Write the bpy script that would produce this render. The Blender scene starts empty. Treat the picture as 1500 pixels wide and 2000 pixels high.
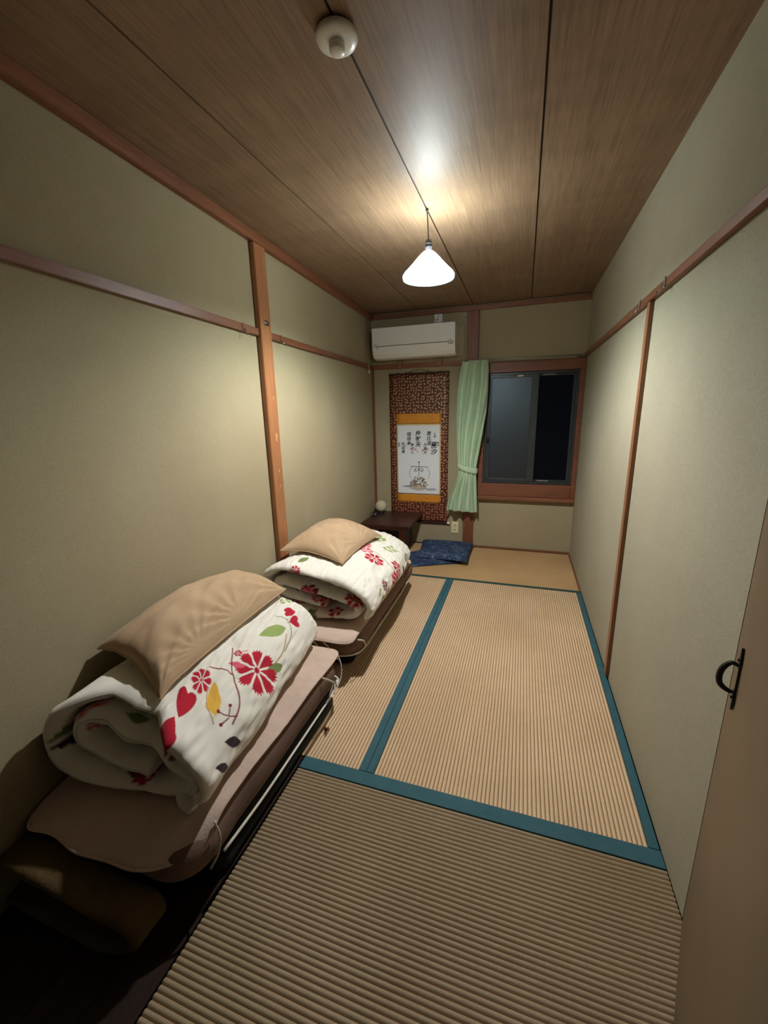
import bpy, bmesh, math, random
import numpy as np
from mathutils import Vector, Matrix

# ---------------------------------------------------------------- camera, world, exposure
scene = bpy.context.scene
COL = scene.collection
random.seed(4)
RNG = np.random.RandomState(7)

cam_data = bpy.data.cameras.new('camera')
cam_data.sensor_fit = 'VERTICAL'
cam_data.sensor_height = 36.0
cam_data.lens = 800.1 / 2000.0 * 36.0
cam_data.clip_start = 0.02
cam = bpy.data.objects.new('camera', cam_data)
COL.objects.link(cam)
_yaw, _pitch, _roll = -0.3261, 0.2394, -0.0230
_F = Vector((math.sin(_yaw) * math.cos(_pitch), math.cos(_yaw) * math.cos(_pitch), -math.sin(_pitch)))
_r = Vector((math.cos(_yaw), -math.sin(_yaw), 0))
_u = _r.cross(_F)
_R = math.cos(_roll) * _r + math.sin(_roll) * _u
_U = -math.sin(_roll) * _r + math.cos(_roll) * _u
_M = Matrix((_R, _U, -_F)).transposed().to_4x4()
_M.translation = Vector((1.4548, 0.0, 1.342))
cam.matrix_world = _M
scene.camera = cam

world = bpy.data.worlds.new('night')
scene.world = world
world.use_nodes = True
world.node_tree.nodes['Background'].inputs[0].default_value = (0.004, 0.005, 0.008, 1)
world.node_tree.nodes['Background'].inputs[1].default_value = 1.0

scene.view_settings.view_transform = 'Standard'
scene.view_settings.look = 'None'
scene.view_settings.exposure = 0.0
scene.view_settings.gamma = 1.0
scene.view_settings.use_curve_mapping = False
LAMP_STRENGTH = 3100.0            # radiance of the lamp's bulb

# ---------------------------------------------------------------- room measures (metres)
W, D, H = 1.9326, 4.03, 2.25
KZ = 1.750                       # underside of the picture rail
SKEW = 0.0403
def lx(y):                       # the left wall stands slightly askew
    return SKEW * (4.0235 - y)

# ---------------------------------------------------------------- helpers
def srgb(r, g, b):
    def f(c):
        c /= 255.0
        return c / 12.92 if c <= 0.04045 else ((c + 0.055) / 1.055) ** 2.4
    return (f(r), f(g), f(b), 1.0)

class NT:
    """small helper to build node trees"""
    def __init__(self, name):
        self.m = bpy.data.materials.new(name)
        self.m.use_nodes = True
        self.t = self.m.node_tree
        self.b = self.t.nodes['Principled BSDF']
        self.out = self.t.nodes['Material Output']
    def n(self, kind, **kw):
        nd = self.t.nodes.new(kind)
        for k, v in kw.items():
            setattr(nd, k, v)
        return nd
    def l(self, a, b):
        self.t.links.new(a, b)
    def coords(self, scale=(1, 1, 1), rot=(0, 0, 0)):
        tc = self.n('ShaderNodeTexCoord'); mp = self.n('ShaderNodeMapping')
        mp.inputs['Scale'].default_value = scale
        mp.inputs['Rotation'].default_value = rot
        self.l(tc.outputs['Object'], mp.inputs['Vector'])
        return mp.outputs['Vector']
    def noise(self, vec, scale, detail=4, rough=0.55):
        nz = self.n('ShaderNodeTexNoise')
        nz.inputs['Scale'].default_value = scale
        nz.inputs['Detail'].default_value = detail
        nz.inputs['Roughness'].default_value = rough
        self.l(vec, nz.inputs['Vector'])
        return nz.outputs['Fac']
    def ramp(self, fac, stops):
        r = self.n('ShaderNodeValToRGB')
        e = r.color_ramp.elements
        e[0].position, e[0].color = stops[0]
        e[1].position, e[1].color = stops[-1]
        for p, c in stops[1:-1]:
            x = e.new(p); x.color = c
        self.l(fac, r.inputs['Fac'])
        return r.outputs['Color']
    def mix(self, fac, a, b, mode='MIX'):
        mx = self.n('ShaderNodeMix', data_type='RGBA', blend_type=mode)
        for s, v in ((mx.inputs[0], fac), (mx.inputs[6], a), (mx.inputs[7], b)):
            if hasattr(v, 'is_linked') or isinstance(v, bpy.types.NodeSocket):
                self.l(v, s)
            else:
                s.default_value = v
        return mx.outputs[2]
    def bump(self, fac, strength=0.2, dist=0.002):
        bp = self.n('ShaderNodeBump')
        bp.inputs['Strength'].default_value = strength
        bp.inputs['Distance'].default_value = dist
        self.l(fac, bp.inputs['Height'])
        self.l(bp.outputs['Normal'], self.b.inputs['Normal'])
    def base(self, c):
        if isinstance(c, bpy.types.NodeSocket):
            self.l(c, self.b.inputs['Base Color'])
        else:
            self.b.inputs['Base Color'].default_value = c
    def setp(self, rough=0.5, spec=0.5, metal=0.0, sheen=0.0):
        self.b.inputs['Roughness'].default_value = rough
        self.b.inputs['Specular IOR Level'].default_value = spec
        self.b.inputs['Metallic'].default_value = metal
        self.b.inputs['Sheen Weight'].default_value = sheen

def simple(name, c1, c2=None, scale=8, rough=0.6, spec=0.3, metal=0.0, bump=0.15, bscale=60, bdist=0.001, stretch=(1, 1, 1), sheen=0.0):
    k = NT(name); v = k.coords(stretch)
    if c2 is None:
        c2 = tuple(x * 0.85 for x in c1[:3]) + (1,)
    k.base(k.ramp(k.noise(v, scale), [(0.3, c1), (0.7, c2)]))
    k.setp(rough, spec, metal, sheen)
    if bump:
        k.bump(k.noise(v, bscale, 3), bump, bdist)
    return k.m

def wood(name, light, dark, axis='Z', scale=9, rough=0.45, spec=0.4):
    st = {'X': (0.06, 1, 1), 'Y': (1, 0.06, 1), 'Z': (1, 1, 0.06)}[axis]
    k = NT(name); v = k.coords(st)
    a = k.noise(v, scale * 3, 6, 0.65)
    b = k.noise(v, scale * 16, 3, 0.5)
    c = k.ramp(a, [(0.32, dark), (0.68, light)])
    c = k.mix(0.35, c, k.ramp(b, [(0.35, dark), (0.65, light)]))
    k.base(c); k.setp(rough, spec)
    k.bump(b, 0.12, 0.0006)
    return k.m

M = {}
M['rail_x'] = wood('brown_rail_wood_x', srgb(142, 92, 64), srgb(106, 64, 42), 'X')
M['rail_y'] = wood('brown_rail_wood_y', srgb(142, 92, 64), srgb(106, 64, 42), 'Y')
M['post'] = wood('post_wood', srgb(176, 122, 82), srgb(136, 88, 56), 'Z', rough=0.33, spec=0.55)
M['rail_z'] = wood('brown_rail_wood_z', srgb(136, 84, 58), srgb(98, 56, 38), 'Z')
M['batten'] = wood('batten_wood', srgb(150, 104, 72), srgb(118, 76, 50), 'Z')
M['window_wood'] = wood('window_wood', srgb(130, 80, 56), srgb(96, 56, 38), 'X')
M['dark_table'] = wood('dark_table_wood', srgb(66, 34, 28), srgb(44, 22, 19), 'X', rough=0.4)
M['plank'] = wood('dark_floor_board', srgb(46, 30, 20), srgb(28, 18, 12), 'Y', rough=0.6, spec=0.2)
M['knot'] = simple('knot_wood', srgb(214, 160, 110), srgb(180, 120, 76), rough=0.4)

def wall_mat(name='sand_plaster', d=(0, 0, 0)):
    k = NT(name); v = k.coords()
    c = k.ramp(k.noise(v, 1.7, 4), [(0.35, srgb(164 + d[0], 152 + d[1], 122 + d[2])), (0.65, srgb(154 + d[0], 142 + d[1], 112 + d[2]))])
    c = k.mix(0.25, c, k.ramp(k.noise(v, 230, 2), [(0.4, srgb(146 + d[0], 134 + d[1], 104 + d[2])), (0.6, srgb(176 + d[0], 166 + d[1], 140 + d[2]))]))
    k.base(c); k.setp(0.85, 0.2)
    k.bump(k.noise(v, 260, 3), 0.35, 0.0012)
    return k.m
M['wall'] = wall_mat()
M['wall_r'] = wall_mat('grey_green_wall_cloth', (0, 6, 14))

def ceiling_mat():
    k = NT('ceiling_veneer')
    v = k.coords((1, 0.035, 1)); v2 = k.coords((0.15, 1, 1))
    a = k.ramp(k.noise(v, 38, 4, 0.6), [(0.35, srgb(122, 98, 76)), (0.66, srgb(150, 123, 98))])
    b = k.ramp(k.noise(v, 160, 2, 0.5), [(0.35, srgb(114, 90, 69)), (0.66, srgb(160, 133, 106))])
    c = k.mix(0.4, a, b)
    d = k.ramp(k.noise(v2, 9, 3), [(0.4, (0.9, 0.9, 0.9, 1)), (0.6, (1, 1, 1, 1))])
    c = k.mix(1.0, c, d, 'MULTIPLY')
    k.base(c); k.setp(0.50, 0.28)
    k.bump(k.noise(v, 90, 3), 0.08, 0.0006)
    return k.m
M['ceiling'] = ceiling_mat()
M['groove'] = simple('ceiling_batten_dark', srgb(52, 34, 24), srgb(38, 24, 17), rough=0.6)

def tatami_mat_material(name, along, c1, c2):
    k = NT(name)
    st = (1, 30, 30) if along == 'X' else (30, 1, 30)
    v = k.coords(st); v0 = k.coords()
    a = k.ramp(k.noise(v, 22, 3), [(0.3, c1), (0.7, c2)])
    b = k.ramp(k.noise(v0, 2.2, 4), [(0.35, (0.86, 0.84, 0.80, 1)), (0.65, (1, 1, 1, 1))])
    k.base(k.mix(1.0, a, b, 'MULTIPLY')); k.setp(0.6, 0.3)
    k.bump(k.noise(v, 40, 2), 0.25, 0.0008)
    return k.m
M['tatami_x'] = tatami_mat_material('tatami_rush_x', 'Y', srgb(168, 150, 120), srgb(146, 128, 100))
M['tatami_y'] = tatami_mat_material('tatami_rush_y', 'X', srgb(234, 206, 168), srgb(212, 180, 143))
M['warp_shade'] = simple('warp_thread_furrow_shade', srgb(166, 140, 108), srgb(148, 122, 92), rough=0.8, bump=0)  # darker furrow faces: thread colour plus painted-in shade between ribs
M['tatami_far'] = tatami_mat_material('tatami_rush_far', 'Y', srgb(196, 162, 116), srgb(178, 144, 100))
M['teal'] = simple('teal_edging_cloth', srgb(56, 96, 104), srgb(48, 86, 94), scale=20, rough=0.8, bump=0.3, bscale=500)
M['dkteal'] = simple('dark_green_edging_cloth', srgb(46, 78, 72), srgb(38, 66, 62), scale=20, rough=0.8, bump=0.3, bscale=500)
M['white_plastic'] = simple('white_plastic', srgb(240, 240, 236), srgb(234, 234, 230), rough=0.35, spec=0.5, bump=0)
M['grey_plastic'] = simple('grey_plastic', srgb(150, 150, 146), rough=0.4, bump=0)
M['cream_plastic'] = simple('cream_plastic', srgb(226, 216, 176), srgb(218, 208, 168), rough=0.4, bump=0)
M['slot'] = simple('dark_slot', srgb(30, 26, 22), rough=0.6, bump=0)
M['alu'] = simple('dark_bronze_aluminium', srgb(54, 58, 60), srgb(46, 50, 52), rough=0.35, spec=0.5, bump=0)
M['alu_grey'] = simple('grey_metal', srgb(160, 160, 156), rough=0.35, metal=0.6, bump=0)
M['steel'] = simple('bright_metal', srgb(200, 196, 186), rough=0.25, metal=1.0, bump=0)
M['iron'] = simple('black_iron', srgb(22, 20, 18), srgb(14, 13, 12), rough=0.45, spec=0.5, bump=0.3, bscale=120)
M['black_rubber'] = simple('black_bakelite', srgb(30, 30, 32), rough=0.3, spec=0.5, bump=0)
M['cord'] = simple('brown_black_cord', srgb(46, 38, 34), rough=0.5, bump=0)
M['curtain'] = simple('mint_green_curtain_cloth', srgb(182, 204, 172), srgb(170, 192, 160), scale=30, rough=0.75, sheen=0.15, bump=0.3, bscale=500, stretch=(1, 1, 0.3))
M['pillow'] = simple('tan_pillow_cotton', srgb(192, 164, 130), srgb(180, 151, 118), scale=5, rough=0.85, bump=0.35, bscale=420, bdist=0.0008, sheen=0.1)
M['pink_pad'] = simple('pale_pink_pad_cotton', srgb(208, 184, 168), srgb(196, 172, 156), scale=14, rough=0.9, bump=0.5, bscale=160, bdist=0.002)
M['brown_mattress'] = simple('brown_mattress_cloth', srgb(128, 102, 90), srgb(102, 80, 70), scale=14, rough=0.9, bump=0.5, bscale=120, bdist=0.002, stretch=(1, 0.3, 1))
M['black_cloth'] = simple('black_mattress_cloth', srgb(30, 32, 34), srgb(20, 21, 23), scale=10, rough=0.85, bump=0.5, bscale=90, bdist=0.003)
M['olive'] = simple('olive_beige_blanket', srgb(92, 76, 50), srgb(76, 62, 40), scale=10, rough=1.0, spec=0.0, bump=0.6, bscale=140, bdist=0.003)
M['white_cloth'] = simple('white_elastic_tape', srgb(226, 222, 208), srgb(212, 206, 190), scale=20, rough=0.8, bump=0.3, bscale=300)
M['paper_white'] = simple('white_paper', srgb(224, 224, 220), rough=0.8, bump=0)
M['ink'] = simple('black_ink', srgb(28, 26, 26), srgb(40, 36, 34), rough=0.7, bump=0)
M['orange_silk'] = simple('orange_silk_band', srgb(206, 138, 44), srgb(190, 120, 36), scale=60, rough=0.5, bump=0.1, bscale=500)
M['pale_gold'] = simple('pale_gold_silk', srgb(222, 196, 150), srgb(206, 176, 128), scale=60, rough=0.5, bump=0)
M['lacquer'] = simple('dark_lacquer', srgb(50, 20, 18), rough=0.25, spec=0.5, bump=0)
M['wicker'] = simple('woven_cream_paper', srgb(206, 194, 164), srgb(176, 162, 130), scale=90, rough=0.8, bump=0.5, bscale=200, bdist=0.002)

def brocade():
    k = NT('brown_brocade_gold_dots'); v = k.coords()
    tc = k.n('ShaderNodeTexVoronoi', voronoi_dimensions='2D'); tc.inputs['Scale'].default_value = 36; tc.inputs['Randomness'].default_value = 0.6
    sp = k.n('ShaderNodeSeparateXYZ'); cb = k.n('ShaderNodeCombineXYZ'); k.l(v, sp.inputs[0]); k.l(sp.outputs[0], cb.inputs[0]); k.l(sp.outputs[2], cb.inputs[1])
    k.l(cb.outputs[0], tc.inputs['Vector'])
    dot = k.ramp(tc.outputs['Distance'], [(0.0, (1, 1, 1, 1)), (0.17, (1, 1, 1, 1)), (0.26, (0, 0, 0, 1))])
    cloth = k.ramp(k.noise(v, 30, 3), [(0.35, srgb(74, 30, 20)), (0.65, srgb(98, 42, 26))])
    k.base(k.mix(dot, cloth, srgb(214, 180, 126)))
    mu = k.n('ShaderNodeMath', operation='MULTIPLY'); mu.inputs[1].default_value = 0.55; k.l(dot, mu.inputs[0]); k.l(mu.outputs[0], k.b.inputs['Metallic'])
    k.b.inputs['Roughness'].default_value = 0.42
    return k.m
M['brocade'] = brocade()

def navy():
    k = NT('navy_shibori_cotton'); v = k.coords((1, 1, 0.2))
    w = k.n('ShaderNodeTexVoronoi'); w.feature = 'DISTANCE_TO_EDGE'; w.inputs['Scale'].default_value = 13
    k.l(v, w.inputs['Vector'])
    lines = k.ramp(w.outputs['Distance'], [(0.0, (1, 1, 1, 1)), (0.05, (0, 0, 0, 1))])
    br = k.ramp(k.noise(k.coords((1, 5, 1), (0, 0, 0.6)), 38, 2), [(0.56, (0, 0, 0, 1)), (0.64, (1, 1, 1, 1))])
    f = k.mix(1.0, lines, br, 'ADD')
    f2 = k.mix(1.0, f, k.ramp(k.noise(v, 9, 2), [(0.4, (0.05, 0.05, 0.05, 1)), (0.62, (0.45, 0.45, 0.45, 1))]), 'MULTIPLY')
    k.base(k.mix(f2, srgb(40, 56, 84), srgb(150, 168, 186)))
    k.setp(0.9, 0.2)
    k.bump(k.noise(v, 200, 2), 0.3, 0.001)
    return k.m
M['navy'] = navy()

def vcol_material(name, rough=0.85, sheen=0.1, fine=380, strength=0.25):
    k = NT(name)
    a = k.n('ShaderNodeVertexColor'); a.layer_name = 'print'
    k.base(a.outputs['Color']); k.setp(rough, 0.25, 0, sheen)
    k.bump(k.noise(k.coords(), fine, 2), strength, 0.0006)
    return k.m
M['floral'] = vcol_material('floral_print_cotton')
M['painting'] = vcol_material('painted_scroll_paper', 0.85, 0, 500, 0.05)

def frosted():
    k = NT('frosted_glass'); v = k.coords()
    k.base(srgb(40, 52, 66))
    k.b.inputs['Specular Tint'].default_value = (0.78, 0.9, 1.0, 1)
    k.b.inputs['Transmission Weight'].default_value = 0.95
    k.setp(0.36, 1.0)
    k.b.inputs['IOR'].default_value = 1.85
    k.bump(k.noise(v, 300, 2), 0.55, 0.0010)
    return k.m
M['frosted'] = frosted()

def screen_mat():
    k = NT('black_insect_mesh')
    k.base(srgb(12, 12, 13)); k.setp(0.9, 0.1)
    tr = k.n('ShaderNodeBsdfTransparent'); mx = k.n('ShaderNodeMixShader'); mx.inputs[0].default_value = 0.45
    k.l(tr.outputs[0], mx.inputs[1]); k.l(k.b.outputs[0], mx.inputs[2]); k.l(mx.outputs[0], k.out.inputs['Surface'])
    return k.m
M['screen'] = screen_mat()

def emit(name, col, s):
    k = NT(name)
    e = k.n('ShaderNodeEmission'); e.inputs[0].default_value = col; e.inputs[1].default_value = s
    k.l(e.outputs[0], k.out.inputs['Surface'])
    return k.m
M['bulb'] = emit('lit_bulb', (1.0, 1.0, 1.0, 1), LAMP_STRENGTH)

def shade_glass():
    k = NT('pressed_glass_shade')
    k.base((0.90, 0.97, 0.96, 1)); k.setp(0.25, 0.5)
    tl = k.n('ShaderNodeBsdfTranslucent'); tl.inputs[0].default_value = (0.88, 0.97, 0.96, 1)
    tr = k.n('ShaderNodeBsdfTransparent'); tr.inputs[0].default_value = (0.92, 0.96, 0.96, 1)
    m1 = k.n('ShaderNodeMixShader'); m1.inputs[0].default_value = 0.45
    m2 = k.n('ShaderNodeMixShader'); m2.inputs[0].default_value = 0.70
    k.l(tl.outputs[0], m1.inputs[1]); k.l(k.b.outputs[0], m1.inputs[2])
    k.l(tr.outputs[0], m2.inputs[1]); k.l(m1.outputs[0], m2.inputs[2])
    k.l(m2.outputs[0], k.out.inputs['Surface'])
    return k.m
M['shade'] = shade_glass()

def skirt_glass():
    k = NT('aqua_clear_glass')
    k.base((0.55, 0.78, 0.78, 1)); k.setp(0.12, 0.6)
    tr = k.n('ShaderNodeBsdfTransparent'); tr.inputs[0].default_value = (0.86, 0.92, 0.92, 1)
    m = k.n('ShaderNodeMixShader'); m.inputs[0].default_value = 0.035
    k.l(tr.outputs[0], m.inputs[1]); k.l(k.b.outputs[0], m.inputs[2]); k.l(m.outputs[0], k.out.inputs['Surface'])
    return k.m
M['skirt'] = skirt_glass()

# ---------------------------------------------------------------- object helpers
def link_obj(name, me, mat, parent=None, smooth=False):
    o = bpy.data.objects.new(name, me)
    COL.objects.link(o)
    if mat is not None:
        me.materials.append(mat)
    if parent is not None:
        o.parent = parent
    if smooth:
        me.polygons.foreach_set('use_smooth', [True] * len(me.polygons))
    return o

def obj(name, bm, mat, parent=None, smooth=False):
    me = bpy.data.meshes.new(name)
    bmesh.ops.recalc_face_normals(bm, faces=bm.faces)
    bm.to_mesh(me); bm.free()
    return link_obj(name, me, mat, parent, smooth)

def tag(o, label, cat, group=None):
    o['label'] = label; o['category'] = cat
    if group: o['group'] = group
    return o

def struct(o):
    o['kind'] = 'structure'
    return o

def thing(name, label, cat, loc=(0, 0, 0), group=None):
    o = bpy.data.objects.new(name, None)
    o.empty_display_size = 0.05
    o.location = loc
    COL.objects.link(o)
    return tag(o, label, cat, group)

def bx(bm, x0, x1, y0, y1, z0, z1, bevel=0.0, mat=None):
    vs = [bm.verts.new((x, y, z)) for z in (z0, z1) for y in (y0, y1) for x in (x0, x1)]
    fs = [bm.faces.new([vs[i] for i in q]) for q in ((0, 2, 3, 1), (4, 5, 7, 6), (0, 1, 5, 4), (2, 6, 7, 3), (0, 4, 6, 2), (1, 3, 7, 5))]
    if bevel:
        es = list({e for f in fs for e in f.edges})
        bmesh.ops.bevel(bm, geom=es, offset=bevel, segments=2, profile=0.6, affect='EDGES')
    if mat is not None:
        bmesh.ops.transform(bm, matrix=mat, verts=vs)

def box(name, x0, x1, y0, y1, z0, z1, mat, parent=None, bevel=0.0):
    """box; with a parent the coordinates are the parent's own"""
    bm = bmesh.new(); bx(bm, x0, x1, y0, y1, z0, z1, bevel)
    return obj(name, bm, mat, parent)

def poly_prism(bm, pts, z0, z1):
    a = [bm.verts.new((p[0], p[1], z0)) for p in pts]; b = [bm.verts.new((p[0], p[1], z1)) for p in pts]
    bm.faces.new(a[::-1]); bm.faces.new(b)
    n = len(pts)
    for i in range(n):
        bm.faces.new((a[i], a[(i + 1) % n], b[(i + 1) % n], b[i]))

def lathe(bm, prof, n=32, c=(0, 0, 0), closed=False):
    rings = []
    for r, z in prof:
        if r < 1e-6:
            rings.append([bm.verts.new((c[0], c[1], c[2] + z))])
        else:
            rings.append([bm.verts.new((c[0] + r * math.cos(2 * math.pi * i / n), c[1] + r * math.sin(2 * math.pi * i / n), c[2] + z)) for i in range(n)])
    if closed: rings.append(rings[0])
    for a, b in zip(rings[:-1], rings[1:]):
        for i in range(n):
            j = (i + 1) % n
            if len(a) == 1 and len(b) == 1: continue
            if len(a) == 1: bm.faces.new((a[0], b[j], b[i]))
            elif len(b) == 1: bm.faces.new((a[i], a[j], b[0]))
            else: bm.faces.new((a[i], a[j], b[j], b[i]))

def catmull(pts, per=8):
    P = [np.array(p, float) for p in pts]
    P = [2 * P[0] - P[1]] + P + [2 * P[-1] - P[-2]]
    out = []
    for i in range(1, len(P) - 2):
        for k in range(per):
            t = k / per
            a, b, c, d = P[i - 1], P[i], P[i + 1], P[i + 2]
            out.append(0.5 * ((2 * b) + (-a + c) * t + (2 * a - 5 * b + 4 * c - d) * t * t + (-a + 3 * b - 3 * c + d) * t ** 3))
    out.append(P[-2])
    return out

def tube(bm, pts, r, n=8, per=6, smooth=True, flat=1.0):
    P = [Vector(p) for p in (catmull(pts, per) if smooth and len(pts) > 2 else [np.array(p, float) for p in pts])]
    rings = []; up = None
    for i, p in enumerate(P):
        t = (P[min(i + 1, len(P) - 1)] - P[max(i - 1, 0)]).normalized()
        if up is None:
            up = Vector((0, 0, 1)) if abs(t.z) < 0.9 else Vector((0, 1, 0))
        s = t.cross(up).normalized(); up = s.cross(t).normalized()
        rr = r(i / (len(P) - 1)) if callable(r) else r
        rings.append([bm.verts.new(p + (s * math.cos(2 * math.pi * k / n) * flat + up * math.sin(2 * math.pi * k / n)) * rr) for k in range(n)])
    for a, b in zip(rings[:-1], rings[1:]):
        for k in range(n):
            bm.faces.new((a[k], a[(k + 1) % n], b[(k + 1) % n], b[k]))
    bm.faces.new(rings[0][::-1]); bm.faces.new(rings[-1])

def tube_obj(name, pts, r, mat, parent=None, n=8, flat=1.0):
    bm = bmesh.new(); tube(bm, pts, r, n, flat=flat)
    return obj(name, bm, mat, parent, True)

def grid_mesh(name, V, nu, nv, closed_u=False, colors=None):
    """V: (nu*nv,3) array, u major"""
    me = bpy.data.meshes.new(name)
    iu = np.arange(nu if closed_u else nu - 1); iv = np.arange(nv - 1)
    A, B = np.meshgrid(iu, iv, indexing='ij')
    A2 = (A + 1) % nu
    F = np.stack([A * nv + B, A2 * nv + B, A2 * nv + B + 1, A * nv + B + 1], -1).reshape(-1, 4)
    return build_np(me, V, F, colors)

def build_np(me, V, F, colors=None):
    nf = len(F)
    me.vertices.add(len(V)); me.vertices.foreach_set('co', np.asarray(V, np.float32).ravel())
    me.loops.add(nf * 4); me.loops.foreach_set('vertex_index', np.asarray(F, np.int32).ravel())
    me.polygons.add(nf)
    me.polygons.foreach_set('loop_start', np.arange(0, nf * 4, 4, dtype=np.int32))
    try:
        me.polygons.foreach_set('loop_total', np.full(nf, 4, dtype=np.int32))
    except Exception:
        pass
    me.polygons.foreach_set('use_smooth', np.ones(nf, dtype=bool))
    me.update(calc_edges=True)
    if colors is not None:
        at = me.color_attributes.new('print', 'FLOAT_COLOR', 'POINT')
        c = np.ones((len(V), 4), np.float32); c[:, :3] = colors
        at.data.foreach_set('color', c.ravel())
    me.validate()
    return me

# smooth value noise in numpy
_T = RNG.rand(64, 64, 64).astype(np.float32) * 2 - 1
def vnoise(x, y, z=0.0):
    x, y, z = np.broadcast_arrays(np.asarray(x, float), np.asarray(y, float), np.asarray(z, float))
    xi, yi, zi = np.floor(x).astype(int), np.floor(y).astype(int), np.floor(z).astype(int)
    fx, fy, fz = x - xi, y - yi, z - zi
    s = lambda t: t * t * t * (t * (t * 6 - 15) + 10)
    fx, fy, fz = s(fx), s(fy), s(fz)
    r = 0
    for a in (0, 1):
        for b in (0, 1):
            for c in (0, 1):
                r = r + _T[(xi + a) & 63, (yi + b) & 63, (zi + c) & 63] * (fx if a else 1 - fx) * (fy if b else 1 - fy) * (fz if c else 1 - fz)
    return r

# ================================================================= ROOM SHELL
YN = -0.16                                        # unseen end behind the camera, room cut short here to lose bounce light
RB = [(W, 1.01), (1.615, 0.16)]                   # line of the open door on the right
def left_pts(y0, y1, off0, off1):                 # footprint along the skew left wall
    return [(lx(y0) + off0, y0), (lx(y0) + off1, y0), (lx(y1) + off1, y1), (lx(y1) + off0, y1)]
def left_prism(name, y0, y1, off0, off1, z0, z1, mat, parent=None, bevel=0.0):
    bm = bmesh.new(); poly_prism(bm, left_pts(y0, y1, off0, off1), z0, z1)
    if bevel: bmesh.ops.bevel(bm, geom=list(bm.edges), offset=bevel, segments=2, affect='EDGES')
    return obj(name, bm, mat, parent)

struct(left_prism('wall_left', YN, D, -0.10, 0.0, 0.0, H + 0.05, M['wall']))
# back wall with the window opening
wx0, wx1, wz0, wz1 = 1.08, 1.905, 0.62, 1.68
bm = bmesh.new()
bx(bm, -0.12, wx0, D, D + 0.10, 0, H + 0.05)
bx(bm, wx1, W + 0.12, D, D + 0.10, 0, H + 0.05)
bx(bm, wx0, wx1, D, D + 0.10, 0, wz0)
bx(bm, wx0, wx1, D, D + 0.10, wz1, H + 0.05)
struct(obj('wall_back', bm, M['wall']))
# right wall, then the wall over and beyond the door
bm = bmesh.new(); bx(bm, W, W + 0.10, 1.015, D, 0, H + 0.05)
struct(obj('wall_right', bm, M['wall_r']))
bm = bmesh.new()
poly_prism(bm, [(W, 1.01), (1.615, 0.16), (1.715, 0.16), (W + 0.10, 1.01)], 1.86, H + 0.05)
bx(bm, 1.615, 1.715, YN, 0.155, 0, H + 0.05)
struct(obj('wall_right_near', bm, M['wall_r']))
bm = bmesh.new(); bx(bm, lx(YN) - 0.1, 0.30, YN - 0.1, YN, 0, H + 0.05); bx(bm, 0.30, 1.715, YN - 0.1, YN, 1.85, H + 0.05)
struct(obj('wall_front', bm, M['wall']))     # unseen end wall, opened into blackness so bounce light escapes near the camera

# ceiling: backing, four veneer boards with recessed joints
xa, xb, xc = 0.4775, 0.9767, 1.4632
ceil = bpy.data.objects.new('ceiling', None); COL.objects.link(ceil); struct(ceil)
box('ceiling_backing', -0.12, W + 0.12, YN - 0.1, D + 0.1, H + 0.006, H + 0.06, M['groove'], ceil)
edges = [-0.10, xa, xb, xc, W + 0.10]
for i in range(4):
    g = 0.0035
    box('ceiling_board', edges[i] + g, edges[i + 1] - g, YN - 0.08, D + 0.08, H, H + 0.006, M['ceiling'], ceil)

# floor: tatami mats with rib relief and cloth edging, dark boards on the near left
floor = bpy.data.objects.new('floor', None); COL.objects.link(floor); struct(floor)
box('subfloor', -0.12, W + 0.12, YN - 0.1, D + 0.1, -0.12, -0.056, M['groove'], floor)
PITCH = 0.0142
def rib_mat(x0, x1, y0, y1, along, mat, pitch=PITCH, depth=0.0048, ztop=0.0):
    """tatami body whose top is a row of rush ribs running along the given axis"""
    a0, a1 = (y0, y1) if along == 'X' else (x0, x1)
    n = max(1, int(round((a1 - a0) / pitch)))
    prof = []
    for i in range(n):
        for t, h in ((0.0, -1.0), (0.12, -0.58), (0.30, -0.14), (0.5, 0.0), (0.70, -0.14), (0.88, -0.58)):
            prof.append((a0 + (i + t) * (a1 - a0) / n, ztop + depth * h))
    prof.append((a1, ztop - depth))
    bm = bmesh.new()
    lo = -0.055
    ring = [(a0, lo)] + prof + [(a1, lo)]
    mk = (lambda a, b, z: (b, a, z)) if along == 'X' else (lambda a, b, z: (a, b, z))
    b0, b1 = (x0, x1) if along == 'X' else (y0, y1)
    A = [bm.verts.new(mk(a, b0, z)) for a, z in ring]; B = [bm.verts.new(mk(a, b1, z)) for a, z in ring]
    for i in range(len(ring)):
        j = (i + 1) % len(ring)
        f = bm.faces.new((A[i], A[j], B[j], B[i]))
        if 1 <= i < len(ring) - 2 and (i - 1) % 6 in (0, 5): f.material_index = 1     # shade painted into each furrow, on its brown thread
    bm.faces.new(A[::-1]); bm.faces.new(B)
    o = obj('tatami_mat', bm, mat, floor)
    if depth > 0.002: o.data.materials.append(M['warp_shade'])
    return o
E1 = 0.0015   # the edging cloth stands slightly proud of the ribs
def edging(parent, x0, x1, y0, y1, mat):
    return box('edging', x0, x1, y0, y1, -0.05, E1, mat, parent, 0.0012)
m0, m1, xm = 1.139, 3.130, 0.953
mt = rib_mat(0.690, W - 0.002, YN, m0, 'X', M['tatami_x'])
edging(mt, 0.690, W - 0.002, m0 + 0.001, m0 + 0.056, M['teal'])
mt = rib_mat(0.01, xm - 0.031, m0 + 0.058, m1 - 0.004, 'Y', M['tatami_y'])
edging(mt, xm - 0.0305, xm - 0.0006, m0 + 0.058, m1 - 0.004, M['teal'])
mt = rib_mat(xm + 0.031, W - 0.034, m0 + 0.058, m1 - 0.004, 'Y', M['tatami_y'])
edging(mt, xm + 0.0006, xm + 0.0305, m0 + 0.058, m1 - 0.004, M['teal'])
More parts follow.
